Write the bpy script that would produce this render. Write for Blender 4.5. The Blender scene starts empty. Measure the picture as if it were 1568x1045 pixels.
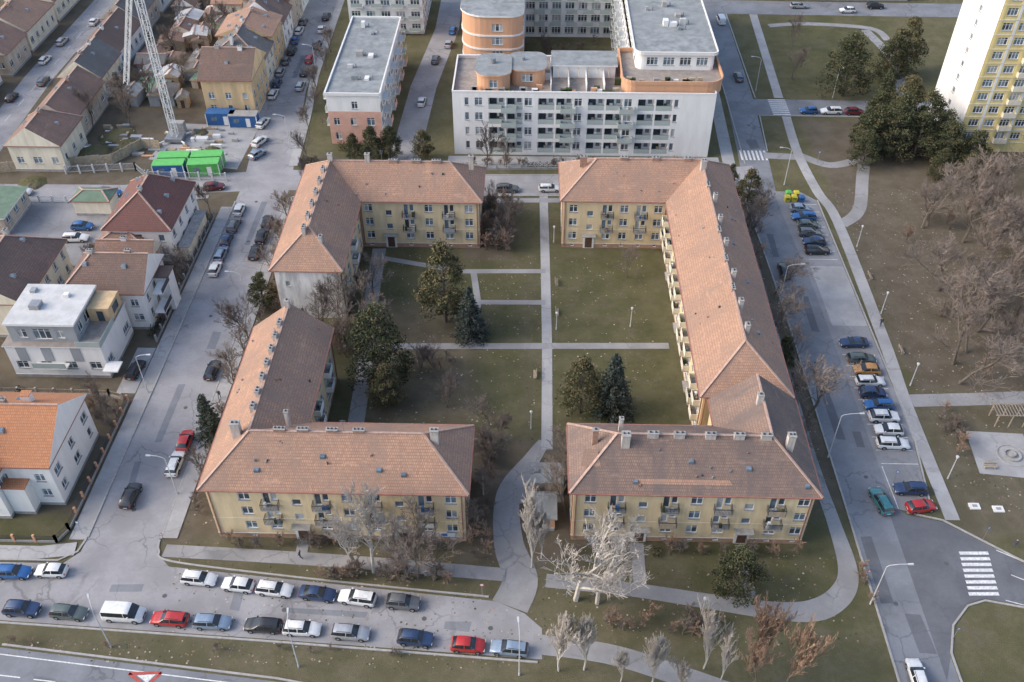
import bpy, math, random
from mathutils import Vector, Matrix
R=random.Random(7)
sc=bpy.context.scene
# ------------------------------------------------------------ materials
MATS={}
def nodes(name):
    m=bpy.data.materials.new(name); m.use_nodes=True
    nt=m.node_tree; b=nt.nodes['Principled BSDF']; MATS[name]=m
    return m,nt,b
def noise(nt,co,scale,detail=4,rough=.6,dist=0):
    n=nt.nodes.new('ShaderNodeTexNoise'); n.inputs['Scale'].default_value=scale; n.inputs['Detail'].default_value=detail
    n.inputs['Roughness'].default_value=rough; n.inputs['Distortion'].default_value=dist
    nt.links.new(co,n.inputs['Vector']); return n.outputs['Fac']
def ramp(nt,fac,a,b):
    n=nt.nodes.new('ShaderNodeMapRange'); n.interpolation_type='SMOOTHSTEP'
    n.inputs[1].default_value=a;n.inputs[2].default_value=b
    nt.links.new(fac,n.inputs[0]); return n.outputs[0]
def mix(nt,fac,c1,c2,mode='MIX'):
    n=nt.nodes.new('ShaderNodeMix'); n.data_type='RGBA'; n.blend_type=mode
    if isinstance(fac,(int,float)): n.inputs[0].default_value=fac
    else: nt.links.new(fac,n.inputs[0])
    for i,c in ((6,c1),(7,c2)):
        if isinstance(c,tuple): n.inputs[i].default_value=(c[0],c[1],c[2],1)
        else: nt.links.new(c,n.inputs[i])
    return n.outputs[2]
def mth(nt,op,a,b=None):
    n=nt.nodes.new('ShaderNodeMath'); n.operation=op
    for i,c in ((0,a),(1,b)):
        if c is None: continue
        if isinstance(c,(int,float)): n.inputs[i].default_value=c
        else: nt.links.new(c,n.inputs[i])
    return n.outputs[0]
def bump(nt,b,h,s,d=.05):
    n=nt.nodes.new('ShaderNodeBump'); n.inputs['Strength'].default_value=s; n.inputs['Distance'].default_value=d
    nt.links.new(h,n.inputs['Height']); nt.links.new(n.outputs[0],b.inputs['Normal'])
def coord(nt,w='Object'):
    return nt.nodes.new('ShaderNodeTexCoord').outputs[w]
def mat(name,col,rough=.8,var=.25,scale=1.5,metal=0,streak=False,spec=.3):
    m,nt,b=nodes(name)
    b.inputs['Roughness'].default_value=rough; b.inputs['Metallic'].default_value=metal
    b.inputs['Specular IOR Level'].default_value=spec
    co=coord(nt)
    if streak:
        mp=nt.nodes.new('ShaderNodeMapping'); mp.inputs['Scale'].default_value=(1,1,.18); nt.links.new(co,mp.inputs[0]); c2=mp.outputs[0]
    else: c2=co
    n1=ramp(nt,noise(nt,c2,scale,5,.65),.3,.7); n2=ramp(nt,noise(nt,co,scale*.13,3),.35,.65)
    d=tuple(c*(1-var) for c in col); l=tuple(min(1,c*(1+var*.35)) for c in col)
    c=mix(nt,n1,d,l); c=mix(nt,mth(nt,'MULTIPLY',n2,.5),c,tuple(x*(1-var*.6) for x in col))
    nt.links.new(c,b.inputs['Base Color'])
    return m
mat('wall_yellow',(.74,.59,.37),.9,.2,.9,streak=True)
mat('wall_tower',(.78,.64,.30),.9,.15,.9,streak=True)
mat('wall_cream',(.73,.67,.54),.9,.18,.9,streak=True)
mat('wall_ochre',(.66,.48,.28),.9,.25,.8,streak=True)
mat('wall_white',(.80,.79,.77),.85,.1,.8,streak=True)
mat('wall_stain',(.80,.78,.75),.9,.4,.9,streak=True)
mat('wall_grey',(.34,.36,.38),.85,.15,.8,streak=True)
mat('wall_pink',(.68,.40,.31),.85,.12,.8)
mat('wall_orange',(.64,.36,.22),.85,.15,.8,streak=True)
mat('wall_tan',(.52,.45,.37),.9,.3,.9,streak=True)
mat('plinth',(.46,.29,.20),.9,.25,1)
mat('trim_red',(.36,.17,.13),.7,.3,1)
mat('trim_white',(.76,.75,.73),.6,.1,2)
mat('frame_white',(.80,.80,.78),.5,.05,2)
mat('chimney',(.56,.51,.47),.9,.4,2.5,streak=True)
mat('chim_brick',(.40,.25,.19),.9,.4,3)
mat('concrete',(.38,.37,.355),.9,.3,1.2)
mat('kerbstone',(.40,.39,.375),.9,.25,2)
mat('steel',(.35,.36,.37),.45,.15,2,metal=.6)
mat('manhole',(.12,.12,.12),.7,.3,4)
mat('lampgrey',(.55,.56,.57),.5,.1,2)
mat('darkmetal',(.06,.065,.07),.5,.2,2)
mat('cranewhite',(.75,.75,.74),.5,.15,2)
mat('door',(.12,.07,.05),.6,.3,2)
mat('poster_white',(.75,.75,.78),.5,.1,1); mat('poster_red',(.5,.05,.06),.5,.2,1); mat('poster_blue',(.1,.2,.5),.5,.2,1)
mat('flatroof',(.29,.31,.315),.9,.35,.5)
mat('flatroof_light',(.58,.58,.57),.9,.2,.5)
mat('terrace',(.34,.30,.27),.9,.3,.8)
mat('railglass',(.42,.48,.46),.2,.1,.5,spec=.6)
mat('green_paint',(.14,.50,.13),.5,.15,1); mat('blue_paint',(.05,.15,.36),.5,.2,1)
mat('greenroof',(.15,.22,.16),.8,.25,.8)
mat('wood',(.46,.37,.26),.85,.35,2)
mat('white_line',(.76,.76,.75),.8,.35,3)
mat('red_line',(.5,.1,.08),.8,.3,3)
mat('bark',(.17,.145,.12),.95,.35,3); mat('bark_pale',(.50,.47,.43),.95,.3,3); mat('twig',(.215,.175,.15),.95,.35,1.2)
mat('twig_pale',(.50,.455,.41),.95,.25,1.5); mat('twig_rust',(.36,.25,.18),.95,.3,1.5); mat('twig_grey',(.255,.21,.18),.95,.3,.6)
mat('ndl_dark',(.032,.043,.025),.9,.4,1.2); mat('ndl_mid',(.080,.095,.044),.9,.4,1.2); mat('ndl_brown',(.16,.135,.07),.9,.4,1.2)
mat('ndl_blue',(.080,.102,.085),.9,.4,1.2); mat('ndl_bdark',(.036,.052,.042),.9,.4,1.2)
mat('hedge',(.06,.085,.035),.95,.4,2)
mat('tyre',(.02,.02,.02),.9,.2,2); mat('hub',(.4,.4,.42),.35,.1,2,metal=.6)
mat('redlight',(.4,.02,.02),.3,.1,2); mat('headlight',(.7,.72,.75),.15,.1,2,spec=.6)
mat('plate',(.7,.7,.68),.5,.05,2); mat('trim_black',(.03,.03,.032),.6,.2,2)
mat('skin',(.55,.35,.26),.7,.1,3); mat('jacket',(.06,.07,.10),.9,.3,3); mat('jeans',(.07,.09,.14),.9,.3,3); mat('hair',(.05,.035,.02),.9,.3,3)
mat('bin_yellow',(.6,.5,.06),.5,.1,2)
def glass(name,c,r=.12):
    m,nt,b=nodes(name); b.inputs['Roughness'].default_value=r; b.inputs['Specular IOR Level'].default_value=.8
    co=coord(nt); n=ramp(nt,noise(nt,co,.9,2),.35,.65)
    nt.links.new(mix(nt,n,tuple(x*.6 for x in c),c),b.inputs['Base Color'])
glass('glass_a',(.07,.09,.11)); glass('glass_b',(.17,.23,.28)); glass('glass_c',(.44,.46,.46),.35); glass('carglass',(.03,.036,.043),.06)
def paint(name,c,metal=0.0):
    m,nt,b=nodes(name); co=coord(nt); n=ramp(nt,noise(nt,co,2.5,3),.3,.7)
    nt.links.new(mix(nt,n,tuple(x*.86 for x in c),c),b.inputs['Base Color'])
    b.inputs['Roughness'].default_value=.32; b.inputs['Metallic'].default_value=metal
    b.inputs['Coat Weight'].default_value=.5; b.inputs['Coat Roughness'].default_value=.08
for k,c,mt in [('white',(.78,.78,.77),0),('black',(.024,.026,.03),0),('navy',(.04,.07,.15),.2),('blue',(.04,.15,.38),.2),('grey',(.18,.19,.20),.4),
             ('silver',(.5,.51,.53),.4),('red',(.46,.03,.03),0),('teal',(.07,.24,.26),.3),('orange',(.55,.27,.08),.1),('lblue',(.28,.36,.46),.3),('dgreen',(.12,.15,.14),.2),('maroon',(.18,.03,.04),.1)]:
    paint('paint_'+k,c,mt)
def tile(name,c1,c2,c3,patch=.5):
    m,nt,b=nodes(name); b.inputs['Roughness'].default_value=.85; b.inputs['Specular IOR Level'].default_value=.25
    uv=coord(nt,'UV')
    br=nt.nodes.new('ShaderNodeTexBrick'); nt.links.new(uv,br.inputs['Vector'])
    br.inputs['Scale'].default_value=1; br.inputs['Brick Width'].default_value=.28; br.inputs['Row Height'].default_value=.38
    br.inputs['Mortar Size'].default_value=.022; br.inputs['Mortar Smooth'].default_value=.3; br.inputs['Bias'].default_value=-.1
    br.inputs['Color1'].default_value=(*c1,1); br.inputs['Color2'].default_value=(*c2,1); br.inputs['Mortar'].default_value=(*[x*.5 for x in c3],1)
    def mp(s,o=(0,0,0)):
        n=nt.nodes.new('ShaderNodeMapping'); n.inputs['Scale'].default_value=s; n.inputs['Location'].default_value=o; nt.links.new(uv,n.inputs[0]); return n.outputs[0]
    n1=ramp(nt,noise(nt,mp((1,.3,1)),.35,8,.72),.44,.62)
    n4=ramp(nt,noise(nt,mp((.25,1,1)),.6,6,.8),.55,.66)
    n6=ramp(nt,noise(nt,mp((1,1,1),(31,17,0)),.11,4,.6),.42,.6)
    c=mix(nt,mth(nt,'MULTIPLY',n1,patch),br.outputs['Color'],c3)
    c=mix(nt,mth(nt,'MULTIPLY',n6,patch*.5),c,tuple(x*.85 for x in c3))
    c=mix(nt,mth(nt,'MULTIPLY',n4,.45),c,tuple(min(1,x*1.25) for x in c1))
    n2=ramp(nt,noise(nt,uv,2.6,4,.75),.35,.75)
    c=mix(nt,mth(nt,'MULTIPLY',n2,.38),c,tuple(x*.6 for x in c3))
    n5=ramp(nt,noise(nt,uv,6,2,.5),.62,.7)
    c=mix(nt,mth(nt,'MULTIPLY',n5,.35),c,tuple(x*.45 for x in c3))
    nt.links.new(c,b.inputs['Base Color']); bump(nt,b,br.outputs['Fac'],-.5,.03)
tile('tile_orange',(.50,.30,.205),(.40,.235,.165),(.30,.205,.16),.7)
tile('tile_mix',(.31,.21,.165),(.25,.17,.135),(.165,.13,.12),.9)
tile('tile_brown',(.25,.16,.13),(.20,.13,.105),(.15,.115,.10),.6)
tile('tile_maroon',(.23,.105,.09),(.19,.09,.08),(.15,.09,.08),.5)
tile('tile_bright',(.56,.25,.125),(.49,.205,.10),(.40,.21,.13),.3)
tile('tile_redbrown',(.36,.22,.165),(.30,.18,.14),(.20,.145,.12),.7)
tile('tile_grey',(.22,.205,.195),(.18,.17,.165),(.13,.125,.12),.6)
mat('ridgecap',(.52,.36,.29),.85,.3,2)
def asphalt(name,c,crack=.5,patchy=.5):
    m,nt,b=nodes(name); b.inputs['Roughness'].default_value=.9; b.inputs['Specular IOR Level'].default_value=.2
    co=coord(nt)
    n1=ramp(nt,noise(nt,co,.16,5,.6),.35,.65); n2=ramp(nt,noise(nt,co,2.2,5,.7),.3,.7)
    cc=mix(nt,n1,tuple(x*.82 for x in c),tuple(x*1.1 for x in c)); cc=mix(nt,mth(nt,'MULTIPLY',n2,.28),cc,tuple(x*.7 for x in c))
    st=ramp(nt,noise(nt,co,.6,6,.75),.55,.72); cc=mix(nt,mth(nt,'MULTIPLY',st,patchy*.45),cc,tuple(x*.68 for x in c))
    nn=nt.nodes.new('ShaderNodeTexNoise'); nn.inputs['Scale'].default_value=.9; nt.links.new(co,nn.inputs['Vector'])
    va=nt.nodes.new('ShaderNodeVectorMath'); va.operation='MULTIPLY_ADD'; nt.links.new(nn.outputs['Color'],va.inputs[0]); va.inputs[1].default_value=(1.6,1.6,0); nt.links.new(co,va.inputs[2])
    ve=nt.nodes.new('ShaderNodeTexVoronoi'); ve.feature='DISTANCE_TO_EDGE'; ve.inputs['Scale'].default_value=.22; nt.links.new(va.outputs[0],ve.inputs['Vector'])
    cr=mth(nt,'SUBTRACT',1,ramp(nt,ve.outputs['Distance'],.006,.03)); msk=ramp(nt,noise(nt,co,.09,2),.42,.6)
    cc=mix(nt,mth(nt,'MULTIPLY',mth(nt,'MULTIPLY',cr,msk),crack),cc,tuple(x*.35 for x in c))
    nt.links.new(cc,b.inputs['Base Color'])
asphalt('asphalt',(.33,.325,.335)); asphalt('asphalt_east',(.225,.235,.255),.45,.8); asphalt('asphalt_new',(.15,.155,.17),.15,.3)
asphalt('paving',(.385,.38,.38),.35,.6); asphalt('path',(.31,.305,.305),.4,.5); asphalt('lot',(.28,.28,.29),.3,.9)
# ground
m,nt,b=nodes('ground'); b.inputs['Roughness'].default_value=.98; b.inputs['Specular IOR Level'].default_value=.1
co=coord(nt); sp=nt.nodes.new('ShaderNodeSeparateXYZ'); nt.links.new(co,sp.inputs[0])
wob=mth(nt,'MULTIPLY',mth(nt,'SUBTRACT',noise(nt,co,.25,4),.5),6)
X=mth(nt,'ADD',sp.outputs[0],wob); Y=mth(nt,'ADD',sp.outputs[1],wob)
def zone(x0,x1,y0,y1,s=1.5):
    o=ramp(nt,X,x0-s,x0+s)
    o=mth(nt,'MULTIPLY',o,mth(nt,'SUBTRACT',1,ramp(nt,X,x1-s,x1+s)))
    o=mth(nt,'MULTIPLY',o,ramp(nt,Y,y0-s,y0+s))
    return mth(nt,'MULTIPLY',o,mth(nt,'SUBTRACT',1,ramp(nt,Y,y1-s,y1+s)))
n1=ramp(nt,noise(nt,co,.22,6,.65),.32,.68); n2=ramp(nt,noise(nt,co,1.6,5,.7),.3,.7); n3=ramp(nt,noise(nt,co,9,3,.7),.25,.75); n4=ramp(nt,noise(nt,co,.07,5,.65),.4,.6); n5=ramp(nt,noise(nt,co,.35,8,.78),.5,.64)
grass=mix(nt,n1,(.140,.134,.070),(.215,.19,.118)); grass=mix(nt,mth(nt,'MULTIPLY',n2,.5),grass,(.112,.12,.054))
green=mix(nt,n1,(.083,.094,.042),(.15,.142,.072)); green=mix(nt,mth(nt,'MULTIPLY',n2,.4),green,(.18,.16,.088))
brown=mix(nt,n1,(.15,.118,.095),(.23,.19,.158)); brown=mix(nt,mth(nt,'MULTIPLY',n2,.5),brown,(.165,.148,.098))
gm=zone(-28,22,88,137)
for z in ((20,41,63,74),(-75,-57.5,70,78),(58,90,200,260)): gm=mth(nt,'MAXIMUM',gm,zone(*z))
gm=mth(nt,'MULTIPLY',gm,mth(nt,'SUBTRACT',1,mth(nt,'MULTIPLY',n4,.4)))
bm=zone(58,200,103,187)
for z in ((35,43,80,165),(-47,-39,73,170),(-250,-57,77,300),(-9,8,70,92),(-12,-3,134,152)): bm=mth(nt,'MAXIMUM',bm,zone(*z))
bm=mth(nt,'MAXIMUM',bm,mth(nt,'MULTIPLY',zone(-60,20,50,75),.3)); bm=mth(nt,'MAXIMUM',bm,mth(nt,'MULTIPLY',zone(57,120,76,103),.7))
bm=mth(nt,'MULTIPLY',bm,.9); bm=mth(nt,'MAXIMUM',bm,mth(nt,'MULTIPLY',n5,.55)); bm=mth(nt,'MAXIMUM',bm,mth(nt,'MULTIPLY',zone(-26,-8,94,122,3),.7)); bm=mth(nt,'MAXIMUM',bm,mth(nt,'MULTIPLY',zone(-1,0.8,88,137,1),.35))
c=mix(nt,gm,grass,green); c=mix(nt,bm,c,brown); c=mix(nt,mth(nt,'MULTIPLY',n3,.4),c,(.068,.062,.036))
nt.links.new(c,b.inputs['Base Color']); bump(nt,b,n3,.8,.1)
# ------------------------------------------------------------ mesh builder
class MB:
    def __init__(s): s.v=[];s.f=[];s.m=[];s.ml=[]
    def mi(s,n):
        if n not in s.ml: s.ml.append(n)
        return s.ml.index(n)
    def face(s,pts,m):
        i=len(s.v); s.v.extend([tuple(p) for p in pts]); s.f.append(tuple(range(i,i+len(pts)))); s.m.append(s.mi(m))
    def hexa(s,P,m):
        i=len(s.v); s.v.extend([tuple(p) for p in P]); k=s.mi(m)
        for q in ((3,2,1,0),(4,5,6,7),(0,1,5,4),(1,2,6,5),(2,3,7,6),(3,0,4,7)):
            s.f.append(tuple(i+a for a in q)); s.m.append(k)
    def box(s,x0,x1,y0,y1,z0,z1,m):
        s.hexa([(x0,y0,z0),(x1,y0,z0),(x1,y1,z0),(x0,y1,z0),(x0,y0,z1),(x1,y0,z1),(x1,y1,z1),(x0,y1,z1)],m)
    def beam(s,a,b,w,h,m):
        a=Vector(a);b=Vector(b);d=(b-a).normalized(); up=Vector((0,0,1))
        if abs(d.z)>.97: up=Vector((0,1,0))
        sd=d.cross(up).normalized()*w*.5; u=sd.cross(d).normalized()*h*.5
        s.hexa([a-sd-u,a+sd-u,b+sd-u,b-sd-u,a-sd+u,a+sd+u,b+sd+u,b-sd+u],m)
    def extr(s,poly,z0,z1,side,top=None):
        n=len(poly)
        for i in range(n):
            a=poly[i];b=poly[(i+1)%n]
            s.face([(a[0],a[1],z0),(b[0],b[1],z0),(b[0],b[1],z1),(a[0],a[1],z1)],side)
        s.face([(p[0],p[1],z1) for p in poly],top or side)
    def cyl(s,x,y,z0,z1,r0,r1,m,n=8,cap=True):
        a=[(x+r0*math.cos(t*2*math.pi/n),y+r0*math.sin(t*2*math.pi/n),z0) for t in range(n)]
        b=[(x+r1*math.cos(t*2*math.pi/n),y+r1*math.sin(t*2*math.pi/n),z1) for t in range(n)]
        for t in range(n): s.face([a[t],a[(t+1)%n],b[(t+1)%n],b[t]],m)
        if cap: s.face(b,m)
    def mesh(s,name,uv=True,smooth=None):
        me=bpy.data.meshes.new(name); me.from_pydata(s.v,[],s.f)
        for n in s.ml: me.materials.append(MATS[n])
        me.polygons.foreach_set('material_index',s.m)
        if uv:
            l=me.uv_layers.new(name='UVMap').data
            for p in me.polygons:
                n=p.normal
                t=Vector((-n.y,n.x,0))
                t=Vector((1,0,0)) if t.length<.05 else t.normalized()
                w=n.cross(t)
                for li in p.loop_indices:
                    q=me.vertices[me.loops[li].vertex_index].co
                    l[li].uv=(q.dot(t),q.dot(w))
        if smooth:
            me.polygons.foreach_set('use_smooth',[True]*len(me.polygons))
            me.set_sharp_from_angle(angle=math.radians(smooth))
        me.update(); return me
    def obj(s,name,uv=True,loc=(0,0,0),rot=0,smooth=None):
        return inst(s.mesh(name,uv,smooth),name,loc,rot)
def inst(me,name,loc=(0,0,0),rot=0,sc_=(1,1,1)):
    o=bpy.data.objects.new(name,me); sc.collection.objects.link(o); o.location=loc; o.rotation_euler=(0,0,rot)
    o.scale=sc_ if isinstance(sc_,tuple) else (sc_,)*3
    return o
GL=['glass_a','glass_a','glass_b','glass_b','glass_c']
def wall(mb,p0,p1,z0,z1,rects,wm,jamb='trim_white'):
    """wall from p0 to p1 (outward normal to the right) with recessed openings (s0,s1,za,zb,kind)"""
    p0=Vector((p0[0],p0[1],0));p1=Vector((p1[0],p1[1],0)); L=(p1-p0).length; d=(p1-p0)/L; n=Vector((d.y,-d.x,0))
    P=lambda s,z,o=0:(p0+d*s+n*o+Vector((0,0,z)))
    rects=[r for r in rects if r[0]>.05 and r[1]<L-.05 and r[3]<z1]
    S=sorted(set([0,L]+[r[0] for r in rects]+[r[1] for r in rects])); Z=sorted(set([z0,z1]+[r[2] for r in rects]+[r[3] for r in rects]))
    for i in range(len(S)-1):
        zs=None
        for j in range(len(Z)-1):
            cs=(S[i]+S[i+1])/2;cz=(Z[j]+Z[j+1])/2
            hole=any(r[0]<cs<r[1] and r[2]<cz<r[3] for r in rects)
            if not hole and zs is None: zs=Z[j]
            if zs is not None and (hole or j==len(Z)-2):
                ze=Z[j] if hole else Z[j+1]
                mb.face([P(S[i],zs),P(S[i+1],zs),P(S[i+1],ze),P(S[i],ze)],wm); zs=None
    for r in rects:
        a,b_,c,e,kind=r[:5]
        dep={'win':.16,'door':.3,'log':1.3,'shop':.2}[kind]
        jm=wm if kind in('log','door') else jamb
        mb.face([P(a,c),P(a,e),P(a,e,-dep),P(a,c,-dep)],jm); mb.face([P(b_,e),P(b_,c),P(b_,c,-dep),P(b_,e,-dep)],jm)
        mb.face([P(a,e),P(b_,e),P(b_,e,-dep),P(a,e,-dep)],jm); mb.face([P(b_,c),P(a,c),P(a,c,-dep),P(b_,c,-dep)],jm)
        back='frame_white' if kind in('win','shop') else ('door' if kind=='door' else wm)
        mb.face([P(a,c,-dep),P(b_,c,-dep),P(b_,e,-dep),P(a,e,-dep)],back)
        g=R.choice(GL)
        if kind in('win','shop'):
            k=max(1,round((b_-a)/.75)); w=(b_-a)/k
            for q in range(k):
                g2=g if R.random()<.7 else R.choice(GL)
                x0=a+q*w+.07;x1=a+(q+1)*w-.07
                tr=e-.42 if (e-c)>1.25 and k>1 else None
                if tr:
                    mb.face([P(x0,c+.08,-dep+.02),P(x1,c+.08,-dep+.02),P(x1,tr-.04,-dep+.02),P(x0,tr-.04,-dep+.02)],g2)
                    mb.face([P(x0,tr+.04,-dep+.02),P(x1,tr+.04,-dep+.02),P(x1,e-.07,-dep+.02),P(x0,e-.07,-dep+.02)],g2)
                else: mb.face([P(x0,c+.08,-dep+.02),P(x1,c+.08,-dep+.02),P(x1,e-.07,-dep+.02),P(x0,e-.07,-dep+.02)],g2)
            if kind=='win': mb.beam(P(a-.06,c-.03,.05),P(b_+.06,c-.03,.05),.16,.06,'concrete')
        elif kind=='log':
            w=b_-a
            mb.face([P(a+.2,c+.05,-dep+.03),P(a+w*.5,c+.05,-dep+.03),P(a+w*.5,e-.35,-dep+.03),P(a+.2,e-.35,-dep+.03)],'glass_a')
            mb.face([P(a+w*.65,c+.9,-dep+.03),P(b_-.3,c+.9,-dep+.03),P(b_-.3,e-.35,-dep+.03),P(a+w*.65,e-.35,-dep+.03)],'glass_b')
            mb.beam(P(a,c+.55,-.02),P(b_,c+.55,-.02),.04,1.0,'railglass')
            mb.beam(P(a,c+1.1,-.02),P(b_,c+1.1,-.02),.07,.05,'steel')
            if R.random()<.5: x=R.uniform(a+.5,b_-.6); mb.hexa([P(x-.3,c+.01,-.9),P(x-.3,c+.01,-.4),P(x+.3,c+.01,-.4),P(x+.3,c+.01,-.9),P(x-.3,c+1.2,-.9),P(x-.3,c+1.2,-.4),P(x+.3,c+1.2,-.4),P(x+.3,c+1.2,-.9)],R.choice(['wood','trim_white','wall_grey','hedge']))
    return P,L
def balcony(mb,P,s,z,w=2.1,dep=1.0,style='bars'):
    a,b_=s-w/2,s+w/2
    mb.hexa([P(a,z-.16,0),P(a,z-.16,dep),P(b_,z-.16,dep),P(b_,z-.16,0),P(a,z,0),P(a,z,dep),P(b_,z,dep),P(b_,z,0)],'concrete')
    if style=='bars':
        t='darkmetal'
        for (u0,o0,u1,o1) in ((a,dep-.04,b_,dep-.04),(a+.03,0,a+.03,dep-.04),(b_-.03,0,b_-.03,dep-.04)):
            mb.beam(P(u0,z+1,o0),P(u1,z+1,o1),.06,.06,t)
            k=int(max(abs(u1-u0),abs(o1-o0))/.17)
            for q in range(k+1):
                f=q/k; A=P(u0+(u1-u0)*f,z,o0+(o1-o0)*f); mb.beam(A,A+Vector((0,0,1)),.03,.03,t)
        if R.random()<.35: mb.beam(P(a+.1,z+.45,dep+.02),P(b_-.1,z+.45,dep+.02),.03,.8,R.choice(['wall_grey','trim_white','wood','hedge']))
    else:
        mb.beam(P(a,z+.5,dep-.04),P(b_,z+.5,dep-.04),.07,1,style); mb.beam(P(a+.04,z+.5,0),P(a+.04,z+.5,dep-.08),.07,1,style); mb.beam(P(b_-.04,z+.5,0),P(b_-.04,z+.5,dep-.08),.07,1,style)
    for q in range(R.randint(0,3)):
        x=a+.3+R.random()*(w-.6); c=P(x,z,.3+R.random()*.4); h=.3+R.random()*.7
        mb.box(c.x-.17,c.x+.17,c.y-.17,c.y+.17,z+.004,z+h,R.choice(['trim_white','wood','wall_grey','hedge','blue_paint']))
Hh=10.0; FL=[1.9,4.75,7.55]
def std_facade(mb,p0,p1,bays,balc=(),doors=(),style='bars',wm='wall_yellow'):
    L=math.hypot(p1[0]-p0[0],p1[1]-p0[1]); rects=[]
    for i,s in enumerate(bays):
        if i in doors:
            rects.append((s-.55,s+.55,3.9,5.0,'win')); rects.append((s-.55,s+.55,6.7,7.8,'win'));continue
        for k,z in enumerate(FL):
            if i in balc and k>0: rects.append((s-.85,s-.05,z-.75,z+1.5,'win')); rects.append((s+.15,s+.9,z+.1,z+1.5,'win'))
            else: rects.append((s-.7,s+.7,z,z+1.45,'win'))
        rects.append((s-.35,s+.35,.35,.75,'shop'))
    P,_=wall(mb,p0,p1,.9,Hh-.05,[r for r in rects if r[2]>.9],wm)
    wall(mb,p0,p1,0,.9,[r for r in rects if r[3]<.9],'plinth')
    for i in doors:
        s=bays[i]
        mb.hexa([P(s-.95,0,0),P(s-.95,0,.12),P(s+.95,0,.12),P(s+.95,0,0),P(s-.95,2.75,0),P(s-.95,2.75,.12),P(s+.95,2.75,.12),P(s+.95,2.75,0)],'trim_white')
        mb.face([P(s-.62,.1,.125),P(s+.62,.1,.125),P(s+.62,2.45,.125),P(s-.62,2.45,.125)],'door')
        mb.hexa([P(s-1.2,2.85,0),P(s-1.2,2.85,1),P(s+1.2,2.85,1),P(s+1.2,2.85,0),P(s-1.2,2.97,0),P(s-1.2,2.97,1),P(s+1.2,2.97,1),P(s+1.2,2.97,0)],'concrete')
    for z,h,m,o in ((.93,.08,'trim_white',.05),(3.95,.1,'wall_cream',.04),(9.35,.14,'wall_cream',.06)):
        mb.beam(P(0,z,o/2+.003),P(L,z,o/2+.003),o,h,m)
    for i in balc:
        for k in (1,2): balcony(mb,P,bays[i],FL[k]-.8,2.2,1.0,style)
    for s in (.35,L-.35): mb.beam(P(s,.5,.1),P(s,9.7,.1),.13,.13,'trim_red')
    return P
def bays(L,n,m0=2.2,m1=2.2): return [m0+(L-m0-m1)*i/(n-1) for i in range(n)]
def chimney(mb,x,y,z,w=1.3,d=.6,h=1.0,m='chimney'):
    mb.box(x-w/2,x+w/2,y-d/2,y+d/2,z-1.2,z+h,m); mb.box(x-w/2-.06,x+w/2+.06,y-d/2-.06,y+d/2+.06,z+h+.002,z+h+.09,'concrete')
    if w>=d:
        k=max(1,int(w/.45))
        for i in range(k): mb.box(x-w/2+(i+.3)*w/k,x-w/2+(i+.7)*w/k,y-.1,y+.1,z+h+.09,z+h+.25,'darkmetal')
    else:
        k=max(1,int(d/.45))
        for i in range(k): mb.box(x-.1,x+.1,y-d/2+(i+.3)*d/k,y-d/2+(i+.7)*d/k,z+h+.09,z+h+.25,'darkmetal')
RZ=14.5
def cap(mb,a,b,m='ridgecap'): mb.beam((a[0],a[1],a[2]+.05),(b[0],b[1],b[2]+.05),.28,.13,m)
def vents(mb,s0,s1,e0,sgn,z0,axis,n,wid=5.8):
    for _ in range(n//2):
        s=R.uniform(s0,s1);t=R.uniform(.8,wid-.9); z=z0+t*.775; e=e0+sgn*t; w=R.choice([.07,.09,.13]); h=R.uniform(.12,.4); m=R.choice(['concrete','trim_red','chim_brick','steel','darkmetal'])
        if axis=='x': mb.box(s-w,s+w,e-w,e+w,z-.2,z+h,m)
        else: mb.box(e-w,e+w,s-w,s+w,z-.2,z+h,m)
def antenna(mb,x,y,z,h=2.2):
    mb.beam((x,y,z-.3),(x,y,z+h),.05,.05,'steel')
    for k in range(4): mb.beam((x-.4+.05*k,y,z+h-.15-.22*k),(x+.4-.05*k,y,z+h-.15-.22*k),.03,.03,'steel')
def Lroof(mb,ox,oy,ax,ay,ww,sx,sy,z,zr,rm,hipA=True,hipB=True):
    h=ww/2
    T=lambda x,y,zz:(ox+sx*x,oy+sy*y,zz)
    LA=abs(ax-ox);LB=abs(ay-oy); ha=h if hipA else 0; hb=h if hipB else 0
    O=T(0,0,z);A1=T(LA,0,z);A2=T(LA,ww,z);I=T(ww,ww,z);B2=T(ww,LB,z);B1=T(0,LB,z)
    C=T(h,h,zr);RA=T(LA-ha,h,zr);RB=T(h,LB-hb,zr)
    fl=(sx*sy<0)
    def F(*p): mb.face(list(reversed(p)) if fl else list(p),rm)
    F(O,A1,RA,C);F(A2,I,C,RA);F(I,B2,RB,C);F(B1,O,C,RB)
    if hipA: F(A1,A2,RA); cap(mb,A1,RA);cap(mb,A2,RA)
    else: mb.face([A1,A2,RA],'wall_yellow')
    if hipB: F(B2,B1,RB); cap(mb,B1,RB);cap(mb,B2,RB)
    else: mb.face([B2,B1,RB],'wall_yellow')
    cap(mb,C,RA);cap(mb,C,RB);cap(mb,O,C)
    poly=[O,A1,A2,I,B2,B1]
    if fl: poly.reverse()
    for i in range(6):
        a=poly[i];b_=poly[(i+1)%6]
        mb.face([(a[0],a[1],z-.28),(b_[0],b_[1],z-.28),b_,a],'trim_red')
        A=Vector(a);B=Vector(b_);d=(B-A).normalized();nn=Vector((d.y,-d.x,0))
        mb.beam(A+nn*.08-Vector((0,0,.08)),B+nn*.08-Vector((0,0,.08)),.16,.14,'trim_red')
    mb.face([(p[0],p[1],z-.28) for p in reversed(poly)],'trim_white')
    for p,q in ((C,RA),(C,RB)): mb.beam((p[0],p[1],p[2]+.3),(q[0],q[1],q[2]+.3),.03,.03,'steel')
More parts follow.
